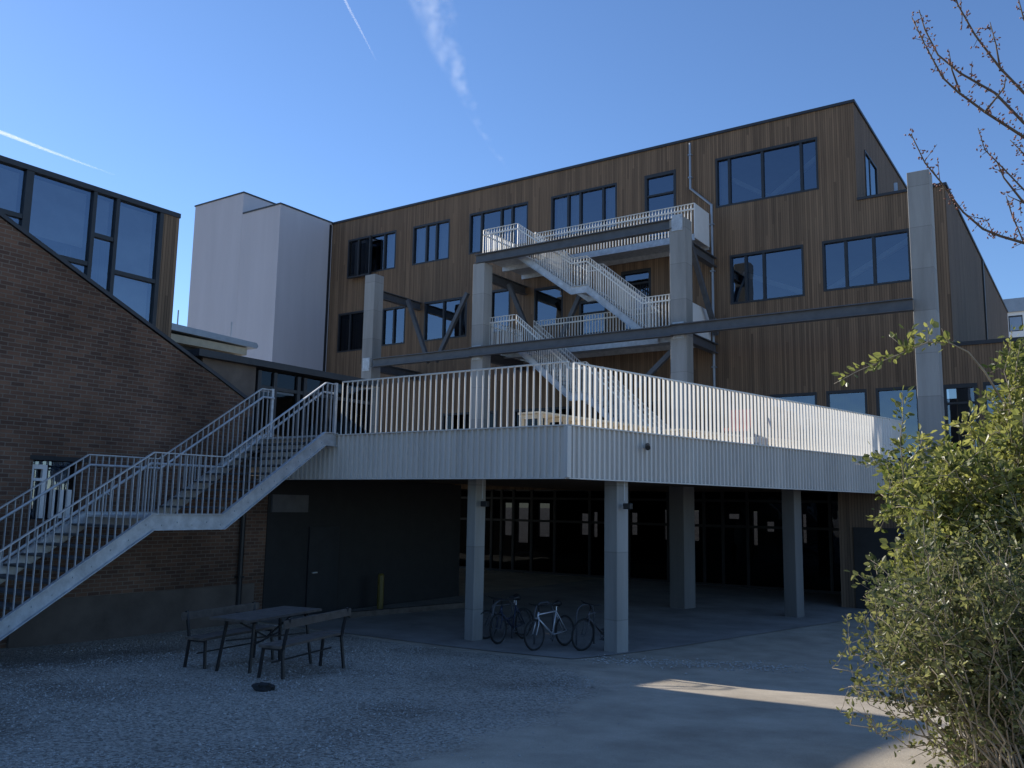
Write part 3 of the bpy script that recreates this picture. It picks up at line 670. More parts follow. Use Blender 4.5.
beam((-25.2, Y0-.13, 8.55), (-20.05, Y0-.13, 8.55)); beam((-20.05, Y0-.13, 8.57), (-11.65, Y0-.13, 8.57)); beam((-11.65, Y0-.13, 8.6), (-4.2, Y0-.13, 8.6))
for x in (-25.72, -19.87, -11.47):
    beam((x, Y0+.6, 11.75), (x, FY-.02, 11.75)); beam((x, Y0+.6, 8.5), (x, FY-.02, 8.5))
for p, q in (((-24.9, 28.2, 11.6), (-23.6, 28.2, 8.7)), ((-21.6, 28.2, 11.5), (-23.2, 28.2, 8.7)), ((-19.5, 28.2, 11.6), (-18.1, 28.2, 8.7)), ((-11.35, 27.2, 12.1), (-11.35, 29.8, 9.0)), ((-11.6, 27.3, 8.4), (-13.3, 27.3, 6.9)), ((-16.0, 28.6, 11.6), (-17.4, 28.6, 8.9))):
    MB().bar(p, q, .16, .16).build('brace', M['steel_dark'], ef)
for x, z in ((-19.87, 8.56), (-11.47, 8.6), (-11.47, 12.34), (-25.72, 8.55)):
    b = MB(); b.box(x-.2, x+.2, Y0-.006, Y0+.02, z-.28, z+.28)
    for dx in (-.14, .14):
        for dz in (-.2, .2): b.tube([(x+dx, Y0-.03, z+dz), (x+dx, Y0, z+dz)], .022, 6)
    b.build('joint_plate', M['galv'], ef)
# walkways and landings
def slab(x0, x1, y0, y1, z, name):
    b = MB(); b.box(x0, x1, y0, y1, z-.06, z); b.box(x0, x1, y0, y0+.06, z-.24, z-.061); b.box(x0, x1, y1-.06, y1, z-.24, z-.061)
    b.build(name, M['galv'], ef)
slab(-20.0, -11.62, 28.5, 29.93, ZC, 'walkway'); slab(-20.0, -18.35, 27.05, 28.497, ZC, 'landing')
slab(-20.0, -11.62, 28.5, 29.93, Z2, 'walkway'); slab(-20.0, -18.35, 27.05, 28.497, Z2, 'landing'); slab(-13.0, -11.62, 27.05, 28.497, Z2, 'landing')
def flight(x0, z0, xm0, xm1, zm, x1, z1, lab):
    pr = [(x0, z0), (xm0, zm), (xm1, zm), (x1, z1)]
    for y in (27.1, 28.35):
        b = MB(); b.yprism([(x, z+.05) for x, z in pr] + [(x, z-.24) for x, z in pr[::-1]], y-.015, y+.015)
        s = -.03 if y < 28 else .03
        for dz in (.05, -.24):
            for p, q in zip(pr, pr[1:]): b.bar((p[0], y+s, p[1]+dz), (q[0], y+s, q[1]+dz), .08, .014)
        b.build('stringer', M['galv'], ef)
    for (xa, za), (xb, zb) in ((pr[0], pr[1]), (pr[2], pr[3])):
        n = max(3, int(round(abs(za-zb)/.18)))
        for i in range(n-1):
            t = (i+.5)/n; x = xa+(xb-xa)*t; z = za-(za-zb)*(i+1)/n
            MB().box(x-.12, x+.16, 27.12, 28.33, z-.03, z).build('tread', M['galv'], ef)
    MB().box(xm0, xm1, 27.12, 28.33, zm-.04, zm).build('half_landing', M['galv'], ef)
    for y, k in ((27.1, 'front'), (28.35, 'rear')): railing([(p[0], y, p[1]) for p in pr], f'{k} railing of the {lab} escape flight')
def railing(pts, label, h=1.15, sp=.125, hand=True, m='rail'):
    pts = [Vector(p) for p in pts]; up = Vector((0, 0, h)); b = MB()
    for p, q in zip(pts, pts[1:]): b.bar(p+up, q+up, .045, .022)
    r = b.build('railing', M[m], ef); r['label'] = label
    if hand:
        hb = MB()
        for p, q in zip(pts, pts[1:]): hb.bar(p+up*.82, q+up*.82, .05, .05)
        hb.build('handrail', M[m], r)
    bb = MB()
    for p, q in zip(pts, pts[1:]):
        L_ = (q-p).length; k = max(1, int(L_/sp))
        for i in range(k):
            c = p + (q-p)*(i/k); bb.bar((c.x, c.y, c.z+.03), (c.x, c.y, c.z+h), .05, .012, up=(math.sin(R(208)), math.cos(R(208)), 0))
    bb.build('baluster_row', M[m], r)
flight(-18.35, ZC, -15.9, -15.25, 10.72, -13.0, Z2, 'upper')
flight(-18.35, Z2, -15.9, -15.25, 6.75, -12.3, Z1+.02, 'lower')
railing([(-20, 27.08, ZC), (-18.4, 27.08, ZC)], 'railing at the left end of the top landing'); railing([(-19.98, 29.9, ZC), (-19.98, 27.1, ZC)], 'end railing of the top landing')
railing([(-18.35, 28.53, ZC), (-11.62, 28.53, ZC)], 'long front railing of the top walkway')
railing([(-20, 27.08, Z2), (-18.4, 27.08, Z2)], 'railing at the left end of the middle landing'); railing([(-19.98, 29.9, Z2), (-19.98, 27.1, Z2)], 'end railing of the middle landing')
railing([(-18.35, 28.53, Z2), (-13.0, 28.53, Z2)], 'front railing of the middle walkway'); railing([(-13.0, 27.08, Z2), (-11.62, 27.08, Z2)], 'railing of the right middle landing')
MB().box(-11.63, -11.6, 28.5, 29.9, ZC-.15, ZC+1.15).build('end_panel', M['white'], ef)
MB().box(-11.63, -11.6, 27.1, 29.9, Z2-.1, Z2+1.05).build('end_panel', M['white'], ef)

# ------------------------------------------------------------------ small things on the deck
def low_bench(p, q, w, h, label):
    p, q = Vector(p), Vector(q); d = (q-p).normalized(); n = Vector((-d.y, d.x, 0)); z = 4.08
    t = thing('timber_bench', label, 'bench', (p.x, p.y, z), 'pale timber benches on the deck')
    for i in range(4):
        o = n*(w*(i-1.5)/4); MB().bar(p+o+Vector((0,0,z+h-.02)), q+o+Vector((0,0,z+h-.02)), w/4-.012, .04).build('plank', M['creamwood'], t)
    L_ = (q-p).length; k = max(2, int(L_/.75)+1)
    for i in range(k):
        c = p + d*(.08 + (L_-.16)*i/(k-1)); b = MB()
        for s in (-1, 1): o = n*(s*(w/2-.05)); b.bar(c+o+Vector((0,0,z)), c+o+Vector((0,0,z+h-.042)), .08, .08)
        b.bar(c-n*(w/2-.1)+Vector((0,0,z+h-.09)), c+n*(w/2-.1)+Vector((0,0,z+h-.09)), .07, .08); b.build('leg_frame', M['creamwood'], t)
low_bench((-9.65, 14.75, 0), (-9.05, 18.9, 0), .6, .52, 'long pale timber bench nearest the deck corner')
low_bench((-8.5, 19.3, 0), (-7.9, 21.6, 0), .6, .5, 'pale timber bench in the middle of the deck, left of the coral chair')
low_bench((-7.55, 22.3, 0), (-7.1, 24.0, 0), .6, .5, 'pale timber bench farthest along the deck by the timber front')
ch = thing('chair', 'coral coloured plastic chair behind the right deck railing', 'chair', (-6.95, 19.4, 4.08))
cx_, cy_ = -6.95, 19.4
b = MB(); b.box(cx_-.25, cx_+.25, cy_-.25, cy_+.25, 4.5, 4.54); b.build('seat', M['coral'], ch, bevel=.01)
n = MB(); n.v = [(cx_+a*.25, cy_+.23+c, z) for z, c0 in ((4.56, 0), (5.02, .12)) for c in (c0, c0+.03) for a in (-1, 1)]; n.f = [(0,1,5,4), (2,6,7,3), (0,4,6,2), (1,3,7,5), (4,5,7,6), (0,2,3,1)]; n.build('backrest', M['coral'], ch, bevel=.008)
for x in (-.22, .22):
    for y in (-.22, .22): MB().tube([(cx_+x*1.1, cy_+y*1.1, 4.08), (cx_+x, cy_+y, 4.5)], .016, 6).build('leg', M['coral'], ch)
# security camera on the deck edge
cp = A + wd*2.05 + nR*.05
sc = thing('security_camera', 'small dark security camera fixed under the deck railing near the corner', 'camera', (cp.x, cp.y, 3.85))
b = MB(); b.bar((cp.x, cp.y, 3.86), (cp.x+nR.x*.12, cp.y+nR.y*.12, 3.86), .05, .05); b.build('bracket', M['galv'], sc)
b = MB(); b.tube([(cp.x+nR.x*.12-.04, cp.y+nR.y*.12+.05, 3.88), (cp.x+nR.x*.15+.03, cp.y+nR.y*.15-.14, 3.82)], .05, 10); b.build('body', M['black'], sc)
def floodlight(x, y, z, label):
    t = thing('floodlight', label, 'floodlight', (x, y, z), 'floodlights on the deck columns')
    MB().bar((x, y, z+.02), (x+.08, y-.03, z+.02), .03, .03).build('bracket', M['black'], t)
    MB().box(x+.04, x+.19, y-.1, y+.01, z-.055, z+.055).build('lamp_head', M['black'], t, bevel=.01)
    MB().tube([(x+.03, y-.02, z+.1), (x+.03, y-.02, 3.28)], .012, 6).build('conduit', M['galv'], t)
floodlight(-7.53, 14.83, 2.72, 'black floodlight on the front right concrete column under the deck')
floodlight(-10.5, 14.36, 2.72, 'black floodlight on the left concrete column beside the bicycles')

# ------------------------------------------------------------------ undercroft bits
kb = MB().bar((-14.95, 15.2, .07), (-14.2, 18.7, .07), .16, .14).build('timber_kerb', M['oldwood']); tag(kb, 'low dark timber kerb lying on the undercroft floor left of the columns', 'kerb')
yp = thing('yellow_post', 'short yellow post standing against the dark wall under the deck', 'post', (-15.6, 17.0, 0))
MB().tube([(-15.6, 17.0, 0), (-15.6, 17.0, .85)], .085, 12).build('tube', M['yellow'], yp, smooth=False); MB().tube([(-15.6, 17.0, .85), (-15.6, 17.0, .9)], [.085, .05], 12).build('cap', M['yellow'], yp)
def hoop(x, y, ang, label):
    t = thing('bike_hoop', label, 'bike stand', (x, y, 0), 'bicycle hoops under the deck'); d = Vector((math.sin(ang), math.cos(ang), 0))
    pts = []; p = Vector((x, y, 0))
    for s, z in ((-.3, .0), (-.3, .62), (-.24, .75), (-.12, .8), (.12, .8), (.24, .75), (.3, .62), (.3, 0)): pts.append(p + d*s + Vector((0, 0, z)))
    MB().tube(pts, .018, 8).build('tube', M['steel_dark'], t, smooth=True)
hoop(-10.2, 14.75, R(5), 'steel bicycle hoop nearest the left concrete column'); hoop(-9.35, 14.95, R(5), 'steel bicycle hoop behind the silver bicycle'); hoop(-8.55, 15.2, R(5), 'steel bicycle hoop nearest the right concrete column')
def bicycle(x, y, ang, sc_, paint, label, lean=.06, step=0):
    z = terr(x, y)+.012
    t = thing('bicycle', label, 'bicycle', (0, 0, 0), 'bicycles parked under the deck')
    RW = .335; F_ = (.53, 0, RW); B_ = (-.52, 0, RW); bb = (-.08, 0, .29); seat = (-.24, 0, .78); head = (.36, 0, .80); hl = (.40, 0, .68); sdl = (-.26, 0, .90)
    fr = MB()
    fr.tube([head, hl], .024, 8); fr.tube([(.375, 0, .75+step*-.25), seat if not step else (-.17, 0, .52)], .017, 8); fr.tube([hl, bb], .02, 8); fr.tube([bb, seat], .017, 8)
    for s in (-1, 1): fr.tube([(-.08, .03*s, .29), (-.52, .055*s, RW)], .010, 6); fr.tube([(-.235, .015*s, .76), (-.52, .055*s, RW)], .009, 6)
    o = fr.build('frame', paint, t, smooth=True)
    fk = MB()
    for s in (-1, 1): fk.tube([(.40, .04*s, .68), (.43, .05*s, .55), (.53, .055*s, RW)], .012, 6)
    fk.tube([(.40, -.045, .68), (.40, .045, .68)], .016, 6); fk.build('fork', paint, t, smooth=True)
    for c in (F_, B_):
        w = MB().ring(c, (0, 1, 0), RW-.022, .022, 32, 6).build('wheel', M['rubber'], t, smooth=True)
        MB().ring(c, (0, 1, 0), RW-.05, .009, 32, 5).build('rim', M['steel_dark'], w, smooth=True)
        sp = MB()
        for i in range(14):
            q = 2*math.pi*i/14; sp.tube([(c[0]+.015*math.cos(q+1), .025*(-1)**i, c[2]+.015*math.sin(q+1)), (c[0]+(RW-.05)*math.cos(q), 0, c[2]+(RW-.05)*math.sin(q))], .0022, 3)
        sp.tube([(c[0], -.05, c[2]), (c[0], .05, c[2])], .018, 8); sp.build('spokes', M['steel_dark'], w)
    h = MB(); h.tube([(.36, 0, .80), (.35, 0, .92), (.41, 0, .95)], .014, 6); h.tube([(.33, -.30, .97), (.40, -.15, .955), (.41, 0, .95), (.40, .15, .955), (.33, .30, .97)], .013, 6)
    h = h.build('handlebar', M['black'], t, smooth=True)
    s = MB(); s.tube([(-.38, 0, .935), (-.30, 0, .94), (-.20, 0, .935), (-.10, 0, .93)], [.06, .075, .045, .018], 8); s.build('saddle', M['black'], t, smooth=True)
    MB().tube([seat, (-.262, 0, .93)], .013, 6).build('seat_post', M['silver'], t)
    c = MB().ring(bb, (0, 1, 0), .085, .008, 20, 4); c.tube([(-.08, .05, .29), (.05, .07, .22)], .011, 5); c.tube([(-.08, -.05, .29), (-.21, -.07, .36)], .011, 5); c.box(.0, .1, .07, .16, .21, .23); c.box(-.26, -.16, -.16, -.07, .35, .37)
    c.build('crankset', M['steel_dark'], t)
    t.location = (x, y, z); t.rotation_euler = (lean, 0, ang); t.scale = (sc_,)*3
# heading: local +x is the front of the bicycle
bicycle(-8.86, 14.42, R(-98), .86, M['silver'], 'silver bicycle facing the yard in the middle of the row')
bicycle(-8.12, 15.0, R(-105), .9, M['greypaint'], 'grey bicycle half hidden behind the right concrete column', -.07)
bicycle(-9.95, 14.7, R(-88), .88, M['bluepaint'], 'dark bicycle just left of the silver one', .05, 1)
bicycle(-10.36, 15.05, R(-110), .86, M['greypaint'], 'dark bicycle closest to the left concrete column', -.05)

# ------------------------------------------------------------------ picnic set on the gravel
def leg(b, a, c, t=.035): b.bar(a, c, t, t, up=(1, 0, 0))
def local(cx, cy, ang):
    c, s = math.cos(ang), math.sin(ang); z0 = terr(cx, cy)
    return lambda x, y, z: (cx + x*c - y*s, cy + x*s + y*c, z0 + z)
PA = R(10)
tb = thing('picnic_table', 'dark weathered wooden table on steel legs standing on the gravel', 'table', (-10.72, 9.18, terr(-10.72, 9.18)))
T = local(-10.72, 9.18, PA)
b = MB()
for i in range(5):
    x = -.3 + i*.15; MB().bar(T(x, -.85, .79), T(x, .85, .79), .142, .035).build('plank', M['oldwood'], tb)
for y in (-.7, .7):
    for x in (-.28, .28): bb_ = MB(); leg(bb_, T(x*.9, y*.86, .75), T(x*1.1, y*1.02, -.03)); bb_.build('leg', M['black'], tb)
    MB().bar(T(-.3, y*.86, .75), T(.3, y*.86, .75), .03, .04).build('crossbar', M['black'], tb)
    MB().bar(T(0, y*.86, .72), T(0, 0, .45), .02, .02).build('brace', M['black'], tb)
MB().bar(T(-.26, -.6, .45), T(.26, .6, .45), .02, .02).build('brace', M['black'], tb)
MB().bar(T(-.26, .6, .43), T(.26, -.6, .43), .02, .02).build('brace', M['black'], tb)
def back_bench(cx, cy, side, ang, label):
    t = thing('park_bench', label, 'bench', (cx, cy, terr(cx, cy)), 'benches at the picnic table'); T = local(cx, cy, ang)
    for x in (-.09, .09): MB().bar(T(x, -.8, .47), T(x, .8, .47), .17, .035).build('seat_plank', M['oldwood'], t)
    MB().bar(T(side*.25, -.82, .78), T(side*.25, .82, .79), .03, .11).build('backrest', M['oldwood'], t)
    for y in (-.72, .72):
        q = MB(); leg(q, T(side*.26, y, .86), T(side*.17, y, .42)); leg(q, T(side*.17, y, .44), T(side*.22, y*1.03, -.04)); q.build('leg', M['black'], t)
        q = MB(); leg(q, T(-side*.15, y, .45), T(-side*.2, y*1.03, -.04)); q.build('leg', M['black'], t)
        MB().bar(T(-.17, y, .435), T(.17, y, .435), .03, .035).build('crossbar', M['black'], t)
    MB().bar(T(0, -.72, .25), T(0, .72, .25), .02, .02).build('stretcher', M['black'], t)
back_bench(-9.8, 9.08, 1, R(12), 'wooden bench with backrest on the near side of the picnic table')
back_bench(-11.55, 9.2, -1, R(8), 'wooden bench with backrest beyond the picnic table, by the brick wall')
cl = bpy.data.meshes.new('clod'); bm = bmesh.new(); bmesh.ops.create_icosphere(bm, subdivisions=3, radius=.11)
for v in bm.verts: v.co *= 1 + .5*mnoise.noise(v.co*14); v.co.z *= .6; v.co.x *= 1.3
bm.to_mesh(cl); bm.free(); cl.materials.append(M['rubber']); o = bpy.data.objects.new('soil_lump', cl); COL.objects.link(o)
pp = at_z(264, 691, .36); o.location = (pp.x, pp.y, terr(pp.x, pp.y)+.03); tag(o, 'small dark lump lying on the gravel in front of the bench', 'lump')

# ------------------------------------------------------------------ vegetation
def leaves_mesh(name, pts, dirs, size, material, parent, tone, flat=.3):
    """folded six point leaves"""
    pts = np.asarray(pts, float); n = len(pts); o0 = np.array(org(parent))
    d = np.asarray(dirs, float); d /= np.linalg.norm(d, axis=1, keepdims=True)+1e-9
    r = rng.normal(size=(n, 3)); r[:, 2] *= .5; s = np.cross(d, r); s /= np.linalg.norm(s, axis=1, keepdims=True)+1e-9
    u = np.cross(s, d); L_ = size*rng.uniform(.4, 1.4, (n, 1)); w = L_*rng.uniform(.22, .36, (n, 1)); fold = L_*flat*rng.uniform(.2, .8, (n, 1))
    P = pts-o0
    V = np.stack([P, P+d*L_*.35+s*w+u*fold*.5, P+d*L_*.75+s*w*.7+u*fold*.4, P+d*L_-u*fold*.3, P+d*L_*.75-s*w*.7+u*fold*.4, P+d*L_*.35-s*w+u*fold*.5], 1).reshape(-1, 3)
    F = []
    for i in range(n):
        k = i*6; F += [(k, k+1, k+2, k+3), (k, k+3, k+4, k+5)]
    me = bpy.data.meshes.new(name); me.from_pydata(V.tolist(), [], F)
    a = me.attributes.new('tone', 'FLOAT', 'POINT'); a.data.foreach_set('value', np.repeat(np.clip(tone, 0, 1), 6).astype(np.float32))
    me.materials.append(material); o = bpy.data.objects.new(name, me); COL.objects.link(o); o.parent = parent; return o
def curve(p0, p1, bend, n=7, wob=.03):
    p0, p1 = Vector(p0), Vector(p1); out = []
    for i in range(n):
        t = i/(n-1); q = p0.lerp(p1, t) + Vector(bend)*(4*t*(1-t)); L_ = (p1-p0).length
        out.append(q + Vector((random.gauss(0, 1), random.gauss(0, 1), random.gauss(0, 1)))*wob*L_*(0 if i in (0, n-1) else 1))
    return out
def grow(stems, pts, dirs, tones, path, r0, r1, density, spread, tone, leaf_from=.3):
    stems.tube(path, [r0+(r1-r0)*i/(len(path)-1) for i in range(len(path))], 5)
    for a, b_ in zip(path, path[1:]):
        for _ in range(int((b_-a).length*density)+(random.random() < ((b_-a).length*density) % 1)):
            t = random.random(); i = path.index(a); 
            if (i+t)/(len(path)-1) < leaf_from: continue
            p = a.lerp(b_, t); v = Vector((random.gauss(0, 1), random.gauss(0, 1), random.gauss(.2, .8))).normalized()
            pts.append(tuple(p + v*random.uniform(0, spread))); dirs.append(tuple(v + (b_-a).normalized()*.6)); tones.append(tone+random.gauss(0, .22))
def shrub_upper():
    base = Vector((-.35, 8.35, 0)); base.z = terr(base.x, base.y)
    t = thing('leafy_shrub', 'tall yellow green leafy shrub with long arching shoots at the right', 'shrub', base)
    st_ = MB(); pts = []; dirs = []; tones = []
    targets = []
    def region(x0, x1, y0, y1, n, d0=6.4, d1=8.0):
        for _ in range(n):
            x, y = random.uniform(x0, x1), random.uniform(y0, y1); targets.append(at_depth(x, y, random.uniform(d0, d1)))
    region(890, 1000, 440, 560, 46); region(960, 1060, 410, 520, 30); region(1000, 1120, 370, 560, 30); region(884, 960, 500, 620, 22); region(1000, 1060, 345, 420, 12); region(880, 925, 462, 520, 10)
    hubs = [base + Vector((random.uniform(-.45, .45), random.uniform(-.4, .4), random.uniform(.7, 1.5))) for _ in range(9)]
    for h in hubs: st_.tube(curve(base + Vector((random.uniform(-.2, .2), random.uniform(-.2, .2), -.05)), h, (0, 0, 0), 5), [.022, .02, .018, .016, .014], 6)
    for q in targets:
        h = min(hubs, key=lambda k: (k-q).length*random.uniform(.7, 1.5)); L_ = (q-h).length
        path = curve(h, q, (random.gauss(0, .06), random.gauss(0, .06), .14*L_), 8, .025)
        tn = random.gauss(.5, .18)
        grow(st_, pts, dirs, tones, path, .009, .003, 48, .09, tn, .4)
        for _ in range(6):
            i = random.randint(4, 7); e = path[i] + Vector((random.gauss(0, .17), random.gauss(0, .17), random.gauss(.02, .14)))
            grow(st_, pts, dirs, tones, curve(path[i], e, (0, 0, .03), 4, .03), .0035, .0015, 105, .06, tn, 0)
    # long arching shoot and upright shoot
    arch = [at_depth(x, y, 6.7) for x, y in ((1003, 402), (985, 372), (968, 352), (950, 343), (928, 342), (905, 352), (880, 362), (858, 371), (834, 384))]
    st_.tube(arch, [.009, .008, .007, .006, .006, .005, .004, .003, .002], 5)
    for i in range(3, 8): grow(st_, pts, dirs, tones, [arch[i], arch[i+1]], .004, .003, 95 if i < 6 else 60, .05, .55, 0)
    for i in (3, 4, 5): 
        for _ in range(2): grow(st_, pts, dirs, tones, curve(arch[i], arch[i]+Vector((random.gauss(0, .08), 0, random.uniform(.0, .2))), (0, 0, 0), 3), .003, .001, 70, .04, .45, 0)
    up = [at_depth(x, y, 6.9) for x, y in ((905, 500), (903, 470), (900, 440), (903, 418), (902, 392))]
    grow(st_, pts, dirs, tones, up, .006, .002, 110, .06, .4, .15)
    for q in ((985, 395), (1012, 330), (1020, 345)):
        grow(st_, pts, dirs, tones, curve(at_depth(1010, 440, 7), at_depth(*q, 7), (0, 0, .05), 6), .005, .002, 120, .09, .5, .3)
    st_.build('stems', M['twig'], t, smooth=True)
    leaves_mesh('foliage', pts, dirs, .054, M['leafA'], t, np.array(tones))
    return len(pts)
def shrub_lower():
    base = Vector((-.75, 7.4, 0)); base.z = terr(base.x, base.y)
    t = thing('privet_bush', 'dense dark green small leaved bush with bare twigs low at the right', 'bush', base)
    st_ = MB(); pts = []; dirs = []; tones = []
    T_ = []
    def region(x0, x1, y0, y1, n, d0=5.4, d1=7.0):
        for _ in range(n): T_.append(at_depth(random.uniform(x0, x1), random.uniform(y0, y1), random.uniform(d0, d1)))
    region(905, 1040, 540, 640, 105); region(868, 930, 585, 650, 34); region(940, 1080, 610, 720, 40); region(860, 940, 640, 700, 10); region(835, 880, 640, 700, 6, 6.3, 7); region(985, 1100, 520, 620, 40); region(950, 1100, 680, 790, 46, 5.6, 6.8); region(900, 960, 700, 770, 8, 5.8, 6.8)
    for q in T_:
        r = base + Vector((random.uniform(-.1, .5), random.uniform(-.5, .6), -.03)); r.z = terr(r.x, r.y)-.03; L_ = (q-r).length
        path = curve(r, q, (random.gauss(0, .05), random.gauss(0, .05), .16*L_ if q.z < 1.7 else .05*L_), 9, .02)
        tn = random.gauss(.45, .2)
        grow(st_, pts, dirs, tones, path, .0095, .0024, 24 if q.z > 1.5 else 15, .06, tn, .35)
        for _ in range(5):
            i = random.randint(4, 8); e = path[i] + Vector((random.gauss(0, .14), random.gauss(0, .14), random.gauss(.08, .12)))
            grow(st_, pts, dirs, tones, curve(path[i], e, (0, 0, .02), 4, .03), .003, .001, 84 if q.z > 1.5 else 52, .04, tn, 0)
    for x, y, d in ((840, 712, 6.6), (855, 690, 6.7), (832, 668, 6.9), (870, 705, 6.4), (880, 735, 6.2), (850, 725, 6.2)):    # low twigs reaching over the path
        q = at_depth(x, y, d); r = base + Vector((.1, .1, .05))
        path = curve(r, q, (0, 0, .10), 9, .03); grow(st_, pts, dirs, tones, path, .009, .0025, 12, .05, .45, .45)
        for i in (4, 5, 6, 7, 8): grow(st_, pts, dirs, tones, curve(path[i], path[i]+Vector((random.gauss(-.03, .1), random.gauss(0, .1), random.uniform(.02, .2))), (0, 0, 0), 4), .003, .001, 40, .03, .5, 0)
    st_.build('stems', M['twig'], t, smooth=True)
    leaves_mesh('foliage', pts, dirs, .04, M['leafB'], t, np.array(tones))
    return len(pts)
print('leaves', shrub_upper(), shrub_lower())
def bare_tree():
    D = 5.2
    f = Vector((2.35, 6.3, 0)); f.z = terr(f.x, f.y)
    t = thing('budding_tree', 'bare tree whose thin budding branches reach in at the upper right', 'tree', f)
    lim = at_depth(1180, 330, D+.4); top = at_depth(1180, -120, D+.8)
    MB().tube([f - Vector((0, 0, .1)), f+Vector((-.05, 0, 1.2)), lim, lim.lerp(top, .5), top], [.11, .09, .075, .055, .03], 10).build('trunk', M['bark'], t, smooth=True)
    br = MB(); bud = MB()
    paths = [[(1180, 250), (1100, 150), (1024, 93), (1000, 68), (975, 35), (958, 5), (950, -20)],
             [(1180, 270), (1100, 190), (1024, 137), (985, 112), (958, 92), (943, 78), (925, 45), (912, 18)],
             [(1180, 220), (1100, 175), (1024, 123), (995, 93), (960, 73), (938, 55), (925, 30), (919, 10)],
             [(1180, 320), (1100, 262), (1024, 243), (1000, 236), (983, 229), (963, 212), (940, 181), (925, 163), (911, 134)],
             [(1100, 215), (1060, 205), (1024, 190), (1003, 168), (985, 150), (978, 128)],
             [(1100, 240), (1050, 215), (1024, 203), (1008, 196)], [(1060, 60), (1024, 20), (1016, -10)], [(1100, 262), (1024, 243), (1012, 215), (1006, 196)], [(1024, 203), (1004, 178), (996, 160)], [(1000, 68), (996, 45), (990, 22)], [(960, 92), (952, 70), (949, 52)], [(985, 112), (1004, 88), (1006, 76)], [(1060, 205), (1030, 160), (1010, 140)]]
    for k, pp in enumerate(paths):
        P = [at_depth(x, y, D + .12*math.sin(k*2.1+i*.5) + .1*k % .35) for i, (x, y) in enumerate(pp)]
        r0 = .0098 if k < 4 else .0058
        br.tube(P, [r0*(1-.85*i/(len(P)-1))+.0015 for i in range(len(P))], 6)
        for a, b_ in zip(P[1:], P[2:]):
            n = int((b_-a).length/.02)
            for i in range(n):
                c = a.lerp(b_, (i+random.random()*.7)/n)
                v = Vector((random.gauss(0, 1), random.gauss(0, 1), random.gauss(.4, 1))).normalized(); L_ = random.choice((.012, .02, .03, .05 if random.random() < .35 else .02, .14 if random.random() < .25 else .02))
                e = c+v*L_; br.tube([c, e], [.0026, .0016], 4)
                for _ in range(random.choice((1, 2, 3)) if L_ < .1 else 5):
                    q = e + Vector((random.gauss(0, .009), random.gauss(0, .009), random.gauss(0, .009))) if L_ < .1 else c.lerp(e, random.random()); w = (v + Vector((random.gauss(0, .6), random.gauss(0, .6), random.gauss(0, .6)))).normalized()
                    bud.tube([q, q+w*.008, q+w*.019], [.002, .0055, .001], 5)
    br.build('branches', M['bark'], t, smooth=True); bo = bud.build('buds', M['bud'], t, smooth=True); bo['kind'] = 'stuff'
bare_tree()

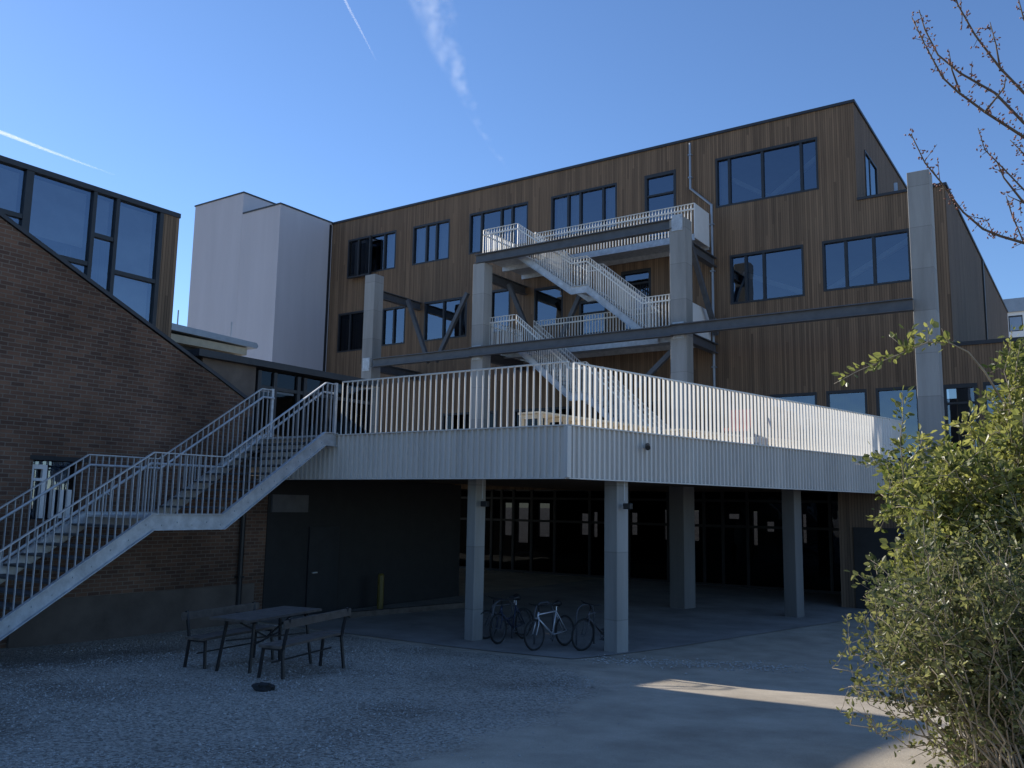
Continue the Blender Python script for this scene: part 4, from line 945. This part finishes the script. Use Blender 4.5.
# ------------------------------------------------------------------ contrails: long thin clouds of ice at flight height
def contrail(name, pix, z, width, dens, label, wisp=0.):
    a, c = at_z(*pix[0], z), at_z(*pix[-1], z); mid = (a+c)/2; L_ = (c-a).length; ux = (c-a).normalized(); uy = Vector((-ux.y, ux.x, 0))
    offs = [((at_z(*p, z)-mid).dot(ux)/L_+.5, (at_z(*p, z)-mid).dot(uy)) for p in pix]
    wmax = max(width); yo = max(abs(o[1]) for o in offs) + wmax
    me = bpy.data.meshes.new(name); b = MB().box(-L_/2, L_/2, -yo, yo, -wmax, wmax); me.from_pydata(b.v, [], b.f)
    m = bpy.data.materials.new(name); m.use_nodes = True; N = m.node_tree.nodes; L = m.node_tree.links; N.remove(N['Principled BSDF'])
    tc = N.new('ShaderNodeTexCoord'); sx = N.new('ShaderNodeSeparateXYZ'); L.new(tc.outputs['Object'], sx.inputs[0])
    t = math_node(N, L, 'ADD', math_node(N, L, 'DIVIDE', sx.outputs['X'], L_), .5)
    def fcurve(vals, lo, hi):
        f = N.new('ShaderNodeFloatCurve'); cv = f.mapping.curves[0]; pts = [(x, (v-lo)/(hi-lo)) for x, v in vals]
        cv.points[0].location = pts[0]; cv.points[1].location = pts[-1]
        for p in pts[1:-1]: cv.points.new(*p)
        f.mapping.update(); L.new(t, f.inputs['Value']); mr = N.new('ShaderNodeMapRange'); mr.inputs[3].default_value = lo; mr.inputs[4].default_value = hi; L.new(f.outputs[0], mr.inputs[0]); return mr.outputs[0]
    oc = fcurve(offs, -yo, yo); wc = fcurve([(o[0], w) for o, w in zip(offs, width)], 0, wmax*1.001); dc = fcurve([(o[0], q) for o, q in zip(offs, dens)], 0, max(dens)*1.001)
    nz = N.new('ShaderNodeTexNoise'); nz.inputs['Scale'].default_value = 1.1/wmax; nz.inputs['Detail'].default_value = 5; nz.inputs['Roughness'].default_value = .6; L.new(tc.outputs['Object'], nz.inputs['Vector'])
    y = math_node(N, L, 'SUBTRACT', sx.outputs['Y'], oc); y = math_node(N, L, 'ADD', y, math_node(N, L, 'MULTIPLY', math_node(N, L, 'SUBTRACT', nz.outputs['Fac'], .5), wmax*1.2*wisp))
    r2 = math_node(N, L, 'ADD', math_node(N, L, 'POWER', math_node(N, L, 'ABSOLUTE', math_node(N, L, 'DIVIDE', y, wc)), 2.), math_node(N, L, 'POWER', math_node(N, L, 'ABSOLUTE', math_node(N, L, 'DIVIDE', sx.outputs['Z'], wc)), 2.))
    f = math_node(N, L, 'MAXIMUM', math_node(N, L, 'SUBTRACT', 1., r2), 0.)
    mr = N.new('ShaderNodeMapRange'); mr.inputs[1].default_value = .5-.2*(1-wisp); mr.inputs[2].default_value = .72; mr.inputs[3].default_value = 1-wisp; L.new(nz.outputs['Fac'], mr.inputs[0])
    d = math_node(N, L, 'MULTIPLY', math_node(N, L, 'MULTIPLY', f, dc), mr.outputs[0])
    v = N.new('ShaderNodeVolumeScatter'); v.inputs['Anisotropy'].default_value = .35; L.new(d, v.inputs['Density']); L.new(v.outputs[0], N['Material Output'].inputs['Volume'])
    me.materials.append(m); o = bpy.data.objects.new(name, me); COL.objects.link(o)
    mt = Matrix((ux, uy, Vector((0, 0, 1)))).transposed().to_4x4(); mt.translation = mid; o.matrix_world = mt
    tag(o, label, 'contrail')
contrail('contrail', [(338, -20), (345, 0), (360, 29), (376, 60)], 4000, (16, 14, 11, 6), (.012, .011, .009, .003), 'thin white vapour trail, a short slanting line in the blue above the tower')
contrail('contrail', [(-60, 110), (0, 132), (60, 155), (115, 175)], 4000, (30, 26, 18, 8), (.03, .028, .018, .004), 'bright thin vapour trail above the glazed box at the left')
contrail('contrail', [(418, -30), (428, 0), (441, 38), (457, 80), (475, 120), (492, 150), (508, 170)], 4000, (210, 190, 165, 105, 60, 42, 28), (.0022, .0024, .0023, .0024, .0020, .0016, .0005), 'broad frayed vapour trail spreading out high above the timber roof', 1.)
# ------------------------------------------------------------------ sky, sun, camera
SUN_EL, SUN_AZ = 28.2, -82.7          # azimuth from +Y towards +X
w = bpy.data.worlds.new('World'); S.world = w; w.use_nodes = True
N = w.node_tree.nodes; L = w.node_tree.links
sky = N.new('ShaderNodeTexSky'); sky.sky_type = 'NISHITA'; sky.sun_disc = False; sky.sun_elevation = R(SUN_EL); sky.sun_rotation = R(SUN_AZ)
sky.altitude = 50; sky.air_density = 1.0; sky.dust_density = .05; sky.ozone_density = 2.5
bg = N['Background']; bg.inputs['Strength'].default_value = .1
wb = N.new('ShaderNodeMixRGB'); wb.blend_type = 'MULTIPLY'; wb.inputs[0].default_value = 1; wb.inputs[2].default_value = (.88, 1.06, 1.32, 1)   # cool white balance of the phone camera
L.new(sky.outputs[0], wb.inputs[1]); L.new(wb.outputs[0], bg.inputs['Color'])
sl = bpy.data.lights.new('sun', 'SUN'); sl.energy = 5.0; sl.angle = R(.5); sl.color = (1, .93, .82)
so = bpy.data.objects.new('sun', sl); COL.objects.link(so)
d = Vector((math.sin(R(SUN_AZ))*math.cos(R(SUN_EL)), math.cos(R(SUN_AZ))*math.cos(R(SUN_EL)), math.sin(R(SUN_EL))))
so.rotation_euler = d.to_track_quat('Z', 'Y').to_euler()
cam = bpy.data.cameras.new('camera'); co = bpy.data.objects.new('camera', cam); COL.objects.link(co)
cam.sensor_width = 36; cam.lens = FPX/1024*36; cam.clip_start = .05; cam.clip_end = 40000
mt = Matrix((CR, CU, -CF)).transposed().to_4x4(); mt.translation = CC; co.matrix_world = mt
S.camera = co
S.view_settings.view_transform = 'Standard'; S.view_settings.look = 'None'; S.view_settings.exposure = .36; S.view_settings.gamma = 1
S.cycles.use_denoising = True; S.cycles.max_bounces = 8; S.cycles.transparent_max_bounces = 16
